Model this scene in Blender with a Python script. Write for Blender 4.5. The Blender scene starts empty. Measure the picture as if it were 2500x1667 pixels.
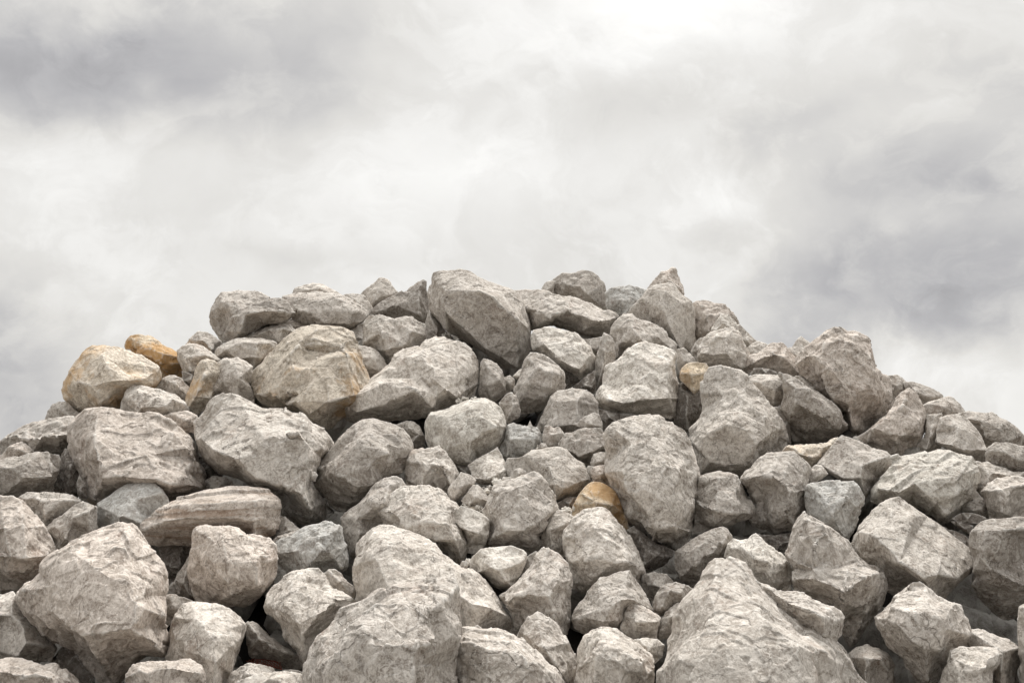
import bpy, math, random
import numpy as np
from mathutils import Vector
from mathutils.geometry import delaunay_2d_cdt

random.seed(7)
sc = bpy.context.scene
col = sc.collection

# ------------------------------------------------------------------ camera
PITCH = math.radians(8.26)
FPX = 2681.0                      # focal length in photo pixels (photo 2500 wide)
CAM = np.array((0.0, 0.0, 1.7))
cd = bpy.data.cameras.new('camera')
cam = bpy.data.objects.new('camera', cd)
col.objects.link(cam)
cam.location = CAM
cam.rotation_euler = (math.radians(90) + PITCH, 0, 0)
cd.sensor_width = 36.0
cd.lens = 36.0 * FPX / 2500.0
cd.clip_start = 0.05
cd.clip_end = 3000
sc.camera = cam
RGT = np.array((1.0, 0, 0))
FWD = np.array((0, math.cos(PITCH), math.sin(PITCH)))
UPV = np.array((0, -math.sin(PITCH), math.cos(PITCH)))

# ------------------------------------------------------------------ light
SUN_EL, SUN_AZ = math.radians(58), math.radians(14)     # azimuth: 0 = straight ahead (+Y), positive to the right
sl = bpy.data.lights.new('sun', 'SUN')
sl.energy = 3.6
sl.angle = math.radians(24)
sl.color = (1.0, 0.965, 0.92)
sun = bpy.data.objects.new('sun', sl)
col.objects.link(sun)
sdir = Vector((math.sin(SUN_AZ) * math.cos(SUN_EL), math.cos(SUN_AZ) * math.cos(SUN_EL), math.sin(SUN_EL)))
sun.rotation_euler = (-sdir).to_track_quat('-Z', 'Y').to_euler()
sun.location = sdir * 30

sc.view_settings.view_transform = 'Standard'
sc.view_settings.look = 'None'
sc.view_settings.exposure = 0.0
sc.view_settings.gamma = 1.0

# ------------------------------------------------------------------ node helper
class NT:
    def __init__(s, nt):
        s.nt = nt
    def n(s, t, **kw):
        nd = s.nt.nodes.new(t)
        for k, v in kw.items():
            setattr(nd, k, v)
        return nd
    def put(s, sock, v):
        if isinstance(v, bpy.types.NodeSocket):
            s.nt.links.new(v, sock)
        else:
            sock.default_value = v
    def m(s, op, a, b=0.0, c=0.0, clamp=False):
        nd = s.n('ShaderNodeMath', operation=op, use_clamp=clamp)
        s.put(nd.inputs[0], a); s.put(nd.inputs[1], b); s.put(nd.inputs[2], c)
        return nd.outputs[0]
    def vm(s, op, a, b=(0, 0, 0), scale=None):
        nd = s.n('ShaderNodeVectorMath', operation=op)
        s.put(nd.inputs[0], a); s.put(nd.inputs[1], b)
        if scale is not None:
            s.put(nd.inputs['Scale'], scale)
        return nd.outputs['Value'] if op in ('LENGTH', 'DOT_PRODUCT', 'DISTANCE') else nd.outputs[0]
    def noise(s, vec, scale, detail=5, rough=0.55, dist=0.0, color=False):
        nd = s.n('ShaderNodeTexNoise')
        s.put(nd.inputs['Vector'], vec); s.put(nd.inputs['Scale'], scale)
        nd.inputs['Detail'].default_value = detail
        nd.inputs['Roughness'].default_value = rough
        nd.inputs['Distortion'].default_value = dist
        return nd.outputs['Color' if color else 'Fac']
    def mr(s, v, a, b, c=0.0, d=1.0, smooth=True):
        nd = s.n('ShaderNodeMapRange')
        nd.interpolation_type = 'SMOOTHSTEP' if smooth else 'LINEAR'
        for i, x in enumerate((v, a, b, c, d)):
            s.put(nd.inputs[i], x)
        return nd.outputs[0]
    def mix(s, f, a, b, mode='MIX'):
        nd = s.n('ShaderNodeMix', data_type='RGBA', blend_type=mode)
        s.put(nd.inputs[0], f)
        s.put(nd.inputs[6], a if isinstance(a, bpy.types.NodeSocket) else (*a, 1))
        s.put(nd.inputs[7], b if isinstance(b, bpy.types.NodeSocket) else (*b, 1))
        return nd.outputs[2]

# ------------------------------------------------------------------ overcast sky (world)
world = bpy.data.worlds.new('World')
sc.world = world
world.use_nodes = True
W = NT(world.node_tree)
world.node_tree.nodes.clear()
tc = W.n('ShaderNodeTexCoord').outputs['Generated']
dirn = W.vm('NORMALIZE', tc)
sx = W.n('ShaderNodeSeparateXYZ'); W.put(sx.inputs[0], dirn)
X, Y, Z = sx.outputs
az0 = W.m('ARCTAN2', X, Y)                       # 0 ahead, positive right (radians)
el0 = W.m('ARCSINE', Z)
azel = W.n('ShaderNodeCombineXYZ'); W.put(azel.inputs[0], az0); W.put(azel.inputs[1], el0)
# cloud billows: domain-warped noise on the direction itself
sq = W.vm('MULTIPLY', dirn, (1.0, 1.0, 1.35))
warp = W.vm('SUBTRACT', W.noise(sq, 2.6, 4, .55, color=True), (.5, .5, .5))
warp2 = W.vm('SUBTRACT', W.noise(sq, 8.0, 5, .6, color=True), (.5, .5, .5))
sw = W.vm('ADD', W.vm('ADD', sq, W.vm('SCALE', warp, scale=.35)), W.vm('SCALE', warp2, scale=.07))
fb = W.noise(sw, 3.4, 7, .5)
fb2 = W.noise(W.vm('ADD', sw, (3.1, 7.7, 1.3)), 9.0, 6, .5)
pos = W.vm('ADD', azel.outputs[0], W.vm('ADD', W.vm('SCALE', warp, scale=.24), W.vm('SCALE', warp2, scale=.085)))
sp = W.n('ShaderNodeSeparateXYZ'); W.put(sp.inputs[0], pos)
PA, PE = sp.outputs[0], sp.outputs[1]
def px2dir(u, v):
    d = RGT * (u - 1250) / FPX + UPV * (-(v - 833.5) / FPX) + FWD
    d /= np.linalg.norm(d)
    return math.atan2(d[0], d[1]), math.asin(d[2])
def cloud_bank(u, v, ru, rv, amp, ang=0.0):
    a, e = px2dir(u, v)
    ca, sa = math.cos(ang), math.sin(ang)
    da = W.m('SUBTRACT', PA, a); de = W.m('SUBTRACT', PE, e)
    x = W.m('DIVIDE', W.m('ADD', W.m('MULTIPLY', da, ca), W.m('MULTIPLY', de, sa)), ru / FPX)
    y = W.m('DIVIDE', W.m('ADD', W.m('MULTIPLY', da, -sa), W.m('MULTIPLY', de, ca)), rv / FPX)
    r2 = W.m('ADD', W.m('MULTIPLY', x, x), W.m('MULTIPLY', y, y))
    return W.m('MULTIPLY', W.m('EXPONENT', W.m('MULTIPLY', r2, -1.0)), amp)
SKY_BASE, SKY_FB, SKY_FB2, ZENITH = .805, .15, .17, 2.5
BANKS = [(130, 100, 420, 130, -.31), (500, 190, 330, 120, -.14), (760, 60, 260, 110, -.12),
         (1640, -25, 300, 140, .32), (1130, 450, 380, 110, .08), (960, 290, 200, 200, .07),
         (120, 400, 130, 90, .08), (90, 560, 160, 90, .04), (380, 350, 200, 90, .04),
         (1480, 270, 260, 130, -.10), (1950, 400, 320, 70, -.08, .25), (2250, 560, 300, 110, -.15),
         (2420, 700, 280, 120, -.24), (2080, 800, 420, 90, -.24), (2430, 860, 140, 60, -.13), (2450, 200, 170, 200, -.10),
         (1800, 570, 150, 60, .12), (40, 810, 170, 80, -.18), (60, 960, 320, 110, -.30),
         (780, 620, 220, 60, -.09), (1960, 110, 250, 120, .06), (2420, 990, 130, 50, .08), (2240, 660, 90, 40, .08)]

fb3 = W.noise(W.vm('ADD', sw, (1.1, 4.7, 8.3)), 24.0, 5, .55)
patch = W.mr(W.noise(W.vm('ADD', sw, (7.1, 2.2, 5.3)), 5.5, 8, .6), .44, .58, -.5, .5)
patch2 = W.mr(W.noise(W.vm('ADD', sw, (2.7, 9.2, 1.3)), 13.0, 8, .62), .50, .64, 0, 1)
val = W.m('ADD', W.m('ADD', W.m('MULTIPLY', patch, .075), W.m('ADD', W.m('MULTIPLY', patch2, .05), W.m('MULTIPLY', W.m('SUBTRACT', fb3, .5), .075))), W.m('ADD', W.m('MULTIPLY', W.m('SUBTRACT', fb, .5), SKY_FB), W.m('MULTIPLY', W.m('SUBTRACT', fb2, .5), SKY_FB2)))
val = W.m('ADD', val, SKY_BASE)
for b in BANKS:
    val = W.m('ADD', val, cloud_bank(*b))
# overcast skies are brighter overhead, darker towards the horizon
zen = W.m('MULTIPLY', W.mr(el0, .42, .95, 1.0, ZENITH), W.mr(Y, -.35, .55, .74, 1.0))  # unseen sky behind the camera is also dimmed, to darken the front faces
val = W.m('MULTIPLY', W.m('MAXIMUM', val, .12), zen)
cr = W.n('ShaderNodeValToRGB')
cr.color_ramp.elements[0].position = .30; cr.color_ramp.elements[0].color = (.40, .395, .41, 1)
cr.color_ramp.elements[1].position = .95; cr.color_ramp.elements[1].color = (.99, .98, .955, 1)
e = cr.color_ramp.elements.new(.5); e.color = (.52, .515, .525, 1)
e = cr.color_ramp.elements.new(.75); e.color = (.77, .755, .725, 1)
W.put(cr.inputs[0], val)
hue = W.vm('NORMALIZE', cr.outputs[0])
lum = W.vm('SCALE', hue, scale=W.m('MULTIPLY', val, 1.732))
sky = W.n('ShaderNodeTexSky'); sky.sky_type = 'NISHITA'; sky.sun_disc = False
sky.sun_elevation = SUN_EL; sky.sun_rotation = SUN_AZ; sky.dust_density = 3
bg1 = W.n('ShaderNodeBackground'); W.put(bg1.inputs[0], sky.outputs[0]); bg1.inputs[1].default_value = .08
bg2 = W.n('ShaderNodeBackground'); W.put(bg2.inputs[0], lum); bg2.inputs[1].default_value = 1.0
mx = W.n('ShaderNodeMixShader'); mx.inputs[0].default_value = .97
W.nt.links.new(bg1.outputs[0], mx.inputs[1]); W.nt.links.new(bg2.outputs[0], mx.inputs[2])
wo = W.n('ShaderNodeOutputWorld'); W.nt.links.new(mx.outputs[0], wo.inputs[0])
world.cycles.sampling_method = 'MANUAL'
world.cycles.sample_map_resolution = 512

# ------------------------------------------------------------------ materials
def rock_material(name, strata=False, dark=False):
    mat = bpy.data.materials.new(name); mat.use_nodes = True
    T = NT(mat.node_tree); mat.node_tree.nodes.clear()
    oi = T.n('ShaderNodeObjectInfo')
    tco = T.n('ShaderNodeTexCoord').outputs['Object']
    off = T.n('ShaderNodeCombineXYZ')
    T.put(off.inputs[0], T.m('MULTIPLY', oi.outputs['Random'], 57.0))
    T.put(off.inputs[1], T.m('MULTIPLY', oi.outputs['Random'], -31.0))
    T.put(off.inputs[2], T.m('MULTIPLY', oi.outputs['Random'], 83.0))
    p = T.vm('ADD', tco, off.outputs[0])
    # per-rock tilt of the bedding direction
    vr = T.n('ShaderNodeVectorRotate', rotation_type='EULER_XYZ')
    T.put(vr.inputs['Vector'], p); T.put(vr.inputs['Rotation'], T.vm('SCALE', off.outputs[0], scale=.37))
    pr = vr.outputs[0]
    wn = T.vm('SUBTRACT', T.noise(pr, 9, 4, .6, color=True), (.5, .5, .5))
    pw = T.vm('ADD', pr, T.vm('SCALE', wn, scale=.12))
    big = T.noise(pw, 5.0, 5, .62)
    mid = T.noise(pw, 21.0, 6, .68)
    fine = T.noise(pr, 120.0, 4, .7)
    gr = T.m('FRACT', T.m('MULTIPLY', oi.outputs['Random'], 13.7))          # how grainy this stone is
    gr2 = T.m('FRACT', T.m('MULTIPLY', oi.outputs['Random'], 71.3))         # how bedded and scraped it is
    grf = T.m('ADD', .35, T.m('MULTIPLY', gr, .65)); stf = T.m('ADD', .3, gr2)
    gray = T.mix(T.mr(big, .34, .66), (.285, .257, .228), (.44, .412, .378))
    gray = T.mix(T.m('MULTIPLY', T.mr(mid, .42, .66, 0, .8), grf), gray, (.66, .635, .59))
    gray = T.mix(T.m('MULTIPLY', T.mr(mid, .26, .44, .40, 0), T.m('SUBTRACT', T.m('MULTIPLY', grf, 1.4), .42), clamp=True), gray, (.205, .18, .155))
    # faint rosy and cool areas
    rosy = T.noise(T.vm('ADD', pw, (5, 1, 9)), 6.0, 4, .6)
    gray = T.mix(T.mr(rosy, .56, .70, 0, .35), gray, (.40, .30, .245))
    gray = T.mix(T.mr(rosy, .30, .42, .35, 0), gray, (.36, .36, .36))
    # bedding streaks
    st = T.vm('MULTIPLY', pw, (1.0, 1.0, 9.0))
    stn = T.noise(st, 9.0, 4, .62)
    gray = T.mix(T.m('MULTIPLY', T.mr(stn, .50, .68, 0, .5), stf), gray, (.68, .655, .62))
    gray = T.mix(T.mr(stn, .30, .42, .2, 0), gray, (.19, .175, .16))
    # calcite veins and scrape marks: thin pale contour lines of noise, broken up by a mask
    def veins(scale, width, seed, amt):
        q = T.vm('ADD', pw, (seed, seed * 2.3, -seed))
        v = T.noise(q, scale, 5, .62, .6)
        line = T.m('ABSOLUTE', T.m('SUBTRACT', v, .5))
        l = T.mr(line, 0.0, width, 1, 0)
        msk = T.mr(T.noise(q, scale * 1.7, 3, .6), .46, .62)
        return T.m('MULTIPLY', T.m('MULTIPLY', l, msk), amt)
    v1 = veins(7.0, .05, 2.0, 1.0)
    v2 = veins(15.0, .10, 6.0, .95)
    v3 = veins(36.0, .16, 11.0, .8)
    vv = T.m('MAXIMUM', T.m('MAXIMUM', v1, v2), v3)
    wn2 = T.vm('SUBTRACT', T.noise(pr, 26, 4, .65, color=True), (.5, .5, .5))
    for sc_, wd, sd in ((12.0, .065, 1.0), (26.0, .11, 5.0)):
        ve = T.n('ShaderNodeTexVoronoi', feature='DISTANCE_TO_EDGE'); ve.inputs['Scale'].default_value = sc_
        T.put(ve.inputs['Vector'], T.vm('ADD', T.vm('ADD', pw, T.vm('SCALE', wn2, scale=.11)), (sd, sd, -sd)))
        net = T.m('MULTIPLY', T.mr(ve.outputs['Distance'], 0, wd, 1, 0), T.mr(T.noise(T.vm('ADD', pr, (sd, 3, sd)), 7.0, 3, .6), .46, .60))
        vv = T.m('MAXIMUM', vv, T.m('MULTIPLY', net, .9))
    cn = T.noise(T.vm('ADD', T.vm('MULTIPLY', pr, (1, 1, 2.2)), T.vm('SCALE', wn, scale=.06)), 3.6, 3, .5, .3)
    crack = T.m('MULTIPLY', T.mr(T.m('ABSOLUTE', T.m('SUBTRACT', cn, .5)), 0, .007, 1, 0), T.mr(T.noise(T.vm('ADD', pr, (9, 9, 2)), 6.0, 2, .5), .54, .62))
    gray = T.mix(vv, gray, (.80, .785, .75))
    gray = T.mix(T.m('MULTIPLY', crack, .45), gray, (.13, .11, .09))
    # short scratches
    scr = T.noise(T.vm('MULTIPLY', T.vm('ADD', pr, T.vm('SCALE', wn, scale=.03)), (5, 62, 62)), 3.2, 3, .7)
    gray = T.mix(T.m('MULTIPLY', T.mr(scr, .56, .68, 0, .7), stf), gray, (.74, .72, .69))
    # grain and pits
    gray = T.mix(T.m('MULTIPLY', T.mr(fine, .50, .66, 0, .7), grf), gray, (.78, .76, .72))
    gray = T.mix(T.m('MULTIPLY', T.mr(fine, .32, .48, .58, 0), grf), gray, (.14, .12, .10))
    if strata:
        bn = T.noise(T.vm('MULTIPLY', T.vm('ADD', tco, T.vm('SCALE', wn, scale=.03)), (1.2, 1.2, 24.0)), 1.6, 3, .6)
        gray = T.mix(T.mr(bn, .38, .52, .6, 0), gray, (.36, .27, .20))
        gray = T.mix(T.mr(bn, .56, .62, 0, .6), gray, (.66, .62, .56))
    # ochre iron stain, amount from the object's own colour alpha
    on = T.noise(T.vm('ADD', pw, (2, 8, 4)), 4.2, 5, .6)
    thr = T.m('SUBTRACT', .76, T.m('MULTIPLY', oi.outputs['Alpha'], .42))
    of = T.m('MULTIPLY', T.mr(on, thr, T.m('ADD', thr, .16), 0, .95), T.m('ADD', .38, T.m('MULTIPLY', oi.outputs['Alpha'], .6)), clamp=True)
    ochre = T.mix(mid, (.36, .225, .11), (.66, .49, .29))
    gray = T.mix(of, gray, ochre)
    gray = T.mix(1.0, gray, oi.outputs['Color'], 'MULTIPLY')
    # worn, crushed edges are paler
    geo = T.n('ShaderNodeNewGeometry')
    edge = T.m('MULTIPLY', T.mr(geo.outputs['Pointiness'], .505, .56), T.mr(mid, .30, .6, .35, 1))
    gray = T.mix(T.m('MULTIPLY', edge, .50), gray, (.72, .70, .66))
    bs = T.n('ShaderNodeBsdfPrincipled')
    T.put(bs.inputs['Base Color'], gray)
    bs.inputs['Roughness'].default_value = .93
    bs.inputs['Specular IOR Level'].default_value = .15
    # relief
    vo = T.n('ShaderNodeTexVoronoi', feature='F1'); T.put(vo.inputs['Vector'], T.vm('ADD', pr, T.vm('SCALE', wn, scale=.2))); vo.inputs['Scale'].default_value = 17
    hgt = T.m('ADD', T.m('MULTIPLY', mid, T.m('MULTIPLY', grf, .55)), T.m('MULTIPLY', T.m('MULTIPLY', stn, stf), .5))
    hgt = T.m('ADD', hgt, T.m('MULTIPLY', vo.outputs['Distance'], .22))
    hgt = T.m('ADD', hgt, T.m('MULTIPLY', T.m('MULTIPLY', fine, grf), .42))
    hgt = T.m('SUBTRACT', T.m('ADD', hgt, T.m('MULTIPLY', vv, .10)), T.m('MULTIPLY', crack, .5))
    bp = T.n('ShaderNodeBump'); bp.inputs['Strength'].default_value = .75; bp.inputs['Distance'].default_value = .012
    T.put(bp.inputs['Height'], hgt)
    T.nt.links.new(bp.outputs[0], bs.inputs['Normal'])
    out = T.n('ShaderNodeOutputMaterial'); T.nt.links.new(bs.outputs[0], out.inputs[0])
    return mat

M_ROCK = rock_material('limestone')
M_STRATA = rock_material('bedded_limestone', strata=True)

def plain_mat(name, c1, c2, scale, rough=.9):
    mat = bpy.data.materials.new(name); mat.use_nodes = True
    T = NT(mat.node_tree)
    bs = mat.node_tree.nodes['Principled BSDF']
    tco = T.n('ShaderNodeTexCoord').outputs['Object']
    n1 = T.noise(tco, scale, 8, .65)
    T.put(bs.inputs['Base Color'], T.mix(T.mr(n1, .35, .65), c1, c2))
    bs.inputs['Roughness'].default_value = rough
    bp = T.n('ShaderNodeBump'); bp.inputs['Distance'].default_value = .02; bp.inputs['Strength'].default_value = .8
    T.put(bp.inputs['Height'], T.noise(tco, scale * 5, 6, .7))
    T.nt.links.new(bp.outputs[0], bs.inputs['Normal'])
    return mat
M_GROUND = plain_mat('quarry_dirt', (.14, .125, .105), (.24, .22, .19), 1.5)
M_CORE = plain_mat('core_gap_shade', (.022, .019, .017), (.045, .04, .035), 4.0)  # near-black core: the shade deep in the gaps put into its colour

# ------------------------------------------------------------------ numpy noise
_rs = np.random.RandomState(11)
_perm = _rs.permutation(256).astype(np.int64)
_perm = np.concatenate([_perm, _perm, _perm])
_g = _rs.normal(size=(256, 3)); _g /= np.linalg.norm(_g, axis=1)[:, None]
def perlin(p):
    i = np.floor(p).astype(np.int64); f = p - i
    i &= 255
    u = f * f * f * (f * (f * 6 - 15) + 10)
    r = np.zeros(len(p))
    for dx in (0, 1):
        wx = u[:, 0] if dx else 1 - u[:, 0]
        a = _perm[(i[:, 0] + dx) & 255]
        for dy in (0, 1):
            wy = u[:, 1] if dy else 1 - u[:, 1]
            b = _perm[a + ((i[:, 1] + dy) & 255)]
            for dz in (0, 1):
                wz = u[:, 2] if dz else 1 - u[:, 2]
                g = _g[_perm[b + ((i[:, 2] + dz) & 255)] & 255]
                d = g[:, 0] * (f[:, 0] - dx) + g[:, 1] * (f[:, 1] - dy) + g[:, 2] * (f[:, 2] - dz)
                r += wx * wy * wz * d
    return r
def fbm(p, octv=4, gain=.5, ridged=False):
    a, s, tot = 1.0, np.zeros(len(p)), 0
    for k in range(octv):
        n = perlin(p * 2.03 ** k + k * 17.3)
        s += a * ((.35 - np.abs(n)) if ridged else n); tot += a
        a *= gain
    return s / tot

# ------------------------------------------------------------------ the slope of the heap
V0, V1, D0, D1 = 655.0, 1667.0, 6.8, 3.4
def depth_at(v):
    k = (v - V0) / (V1 - V0)
    return 1.0 / (1 / D0 + (1 / D1 - 1 / D0) * k)
def ray(u, v):
    return (RGT[None] * ((u - 1250) / FPX)[:, None] + UPV[None] * (-(v - 833.5) / FPX)[:, None] + FWD[None])

TILES = dict(A=(0, 790), B=(450, 630), C=(900, 630), D=(1350, 630), E=(1750, 790), F=(0, 1167),
             G=(600, 1010), H=(600, 1167), I=(1150, 1010), J=(1150, 1167), K=(1750, 1167))
TS = 3.136
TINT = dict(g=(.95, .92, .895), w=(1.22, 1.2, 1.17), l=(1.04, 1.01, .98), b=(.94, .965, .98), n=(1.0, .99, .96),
            d=(.76, .73, .705), k=(.46, .435, .415), p=(.99, .93, .89), t=(1.14, 1.07, .97), o=(1.16, 1.03, .84))  # k: shade of gaps and hollows darkened into the stone tint

def remesh(me, voxel):
    """even grid over the solid that keeps its ridges sharp"""
    o = bpy.data.objects.new('tmp', me); col.objects.link(o)
    c = np.empty(len(me.vertices) * 3, np.float32); me.vertices.foreach_get('co', c); c = c.reshape(-1, 3)
    dim = float((c.max(0) - c.min(0)).max())
    cells = dim / voxel
    depth = int(math.ceil(math.log2(cells / .99)))
    md = o.modifiers.new('r', 'REMESH'); md.mode = 'SHARP'; md.octree_depth = max(4, min(8, depth))
    md.scale = max(.3, min(.99, cells / 2 ** md.octree_depth)); md.sharpness = 1.0; md.use_remove_disconnected = True; md.threshold = .2
    dg = bpy.context.evaluated_depsgraph_get(); dg.update()
    m2 = bpy.data.meshes.new_from_object(o.evaluated_get(dg))
    bpy.data.objects.remove(o); bpy.data.meshes.remove(me)
    return m2

def get_co(me):
    a = np.empty(len(me.vertices) * 3, np.float32); me.vertices.foreach_get('co', a)
    return a.reshape(-1, 3).astype(np.float64)
def set_co(me, co):
    me.vertices.foreach_set('co', co.astype(np.float32).ravel()); me.update()
def get_edges(me):
    a = np.empty(len(me.edges) * 2, np.int32); me.edges.foreach_get('vertices', a)
    return a.reshape(-1, 2)
def smooth(co, ed, it, fac=.6):
    n = len(co)
    deg = np.bincount(ed.ravel(), minlength=n).astype(float); deg[deg == 0] = 1
    for _ in range(it):
        s = np.empty_like(co)
        for k in range(3):
            s[:, k] = np.bincount(ed[:, 0], co[ed[:, 1], k], n) + np.bincount(ed[:, 1], co[ed[:, 0], k], n)
        co = co + fac * (s / deg[:, None] - co)
    return co
def normals(me):
    a = np.empty(len(me.vertices) * 3, np.float32); me.vertices.foreach_get('normal', a)
    return a.reshape(-1, 3).astype(np.float64)

def roughen(me, size, rs, chip=1.0, rough=1.0, strata=0.0, scales=0.0, rounds=1):
    """turn a faceted solid into broken limestone: flat breaks along its edges, chips, grain"""
    co = get_co(me); ed = get_edges(me)
    co = smooth(co, ed, 1, .3)
    set_co(me, co)
    N = normals(me)
    org = rs.uniform(-50, 50, 3)
    # broken edges: planes that slice a little off, mostly where the surface turns sharply
    curv = np.linalg.norm(co - smooth(co, ed, 3, .9), axis=1)
    pw = curv / curv.sum() * .75 + .25 / len(co)
    ncut = int(14 + 16 * chip)
    for k in range(ncut):
        v = rs.choice(len(co), p=pw)
        n = N[v] + rs.normal(size=3) * .24; n /= np.linalg.norm(n)
        big = rs.rand() < .3
        depth = size * rs.uniform(.003, .017 if big else .009) * min(1.2, chip + .25)
        R = size * (.30 if big else .17)
        dist = np.sqrt(((co - co[v]) ** 2).sum(1)) / R
        e = (co - co[v]) @ n + depth
        m = (e > 0) & (dist < 1) & (N @ n > .15)
        w = np.clip((1 - dist[m]) * 4.0, 0, 1)
        co[m] -= n[None] * (np.minimum(e[m], depth * 4) * w)[:, None]
    set_co(me, co)
    N = normals(me)
    # flat chips and steps: irregular cells, each a slightly tilted plane
    for (cell, amp) in ((.30, .010), (.14, .008), (.065, .0055)):
        cs = cell * size
        lo, hi = co.min(0), co.max(0)
        ns = int(max(8, min(420, np.prod((hi - lo) / cs + .6))))
        seeds = rs.uniform(lo, hi, (ns, 3))
        wob = np.stack([perlin(co / (cs * .9) + org + k * 9.1) for k in range(3)], 1) * cs * .28
        q = co + wob
        best = np.full(len(q), 1e9); idx = np.zeros(len(q), int)
        for k in range(ns):
            d = ((q - seeds[k]) ** 2).sum(1)
            m = d < best
            best[m] = d[m]; idx[m] = k
        g = rs.normal(size=(ns, 3)) * amp / cell * .9
        off = rs.uniform(-1, 1, ns) * amp * size * .45
        disp = ((co - seeds[idx]) * g[idx]).sum(1) + off[idx]
        disp = np.clip(disp, -amp * size * 1.4, amp * size * 1.1)
        co = co + N * (disp * chip)[:, None]
    n1 = fbm(co / (size * .30) + org, 4, .55)
    n2 = fbm(co / .075 + org * 2, 4, .6, True)
    n3 = fbm(co / .020 + org * 3, 2, .6)
    disp = n1 * .006 * size + n2 * .0035 * rough * min(1, size / .3) + n3 * .0030 * rough * min(1, size / .2)
    if strata:
        z = co[:, 2] - .06 * co[:, 0] + .016 * perlin(co / .12 + org)
        t = z * 34 + 1.6 * perlin(np.stack([z * 6, z * 0 + 3, co[:, 0] * 1.2], 1) + org)
        lay = rs.uniform(-1, 1, 400); k = np.floor(t).astype(int) % 400
        disp += strata * (lay[k] + .9 * ((1 - (t % 1.0)) ** 2 - .3) * np.abs(lay[(k + 7) % 400]))
    if scales:
        z = (co @ np.array((-.50, .2, .84))) + .05 * fbm(co / .17 + org, 3)
        t = z * 20
        lay = rs.uniform(-1, 1, 400); k = np.floor(t).astype(int) % 400
        msk = np.clip(.7 + fbm(co / .13 - org, 2) * 2.2, 0, 1.3)
        disp += scales * msk * (.45 * lay[k] + (1 - (t % 1.0)) ** 1.4 * (.5 + .6 * np.abs(lay[(k + 5) % 400])) - .35)
    co = co + N * disp[:, None]
    set_co(me, co)

RUG = 'rocks heaped together in the pile'
def finish(o, name, label, tint, ochre, mat):
    o.name = name; o['label'] = label
    o['category'] = name
    o['group'] = RUG
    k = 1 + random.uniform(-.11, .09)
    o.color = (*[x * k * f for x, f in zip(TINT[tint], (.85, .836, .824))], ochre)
    me = o.data; me.name = name
    me.materials.clear(); me.materials.append(mat)
    me.polygons.foreach_set('use_smooth', np.ones(len(me.polygons), bool))
    me.update()

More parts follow.
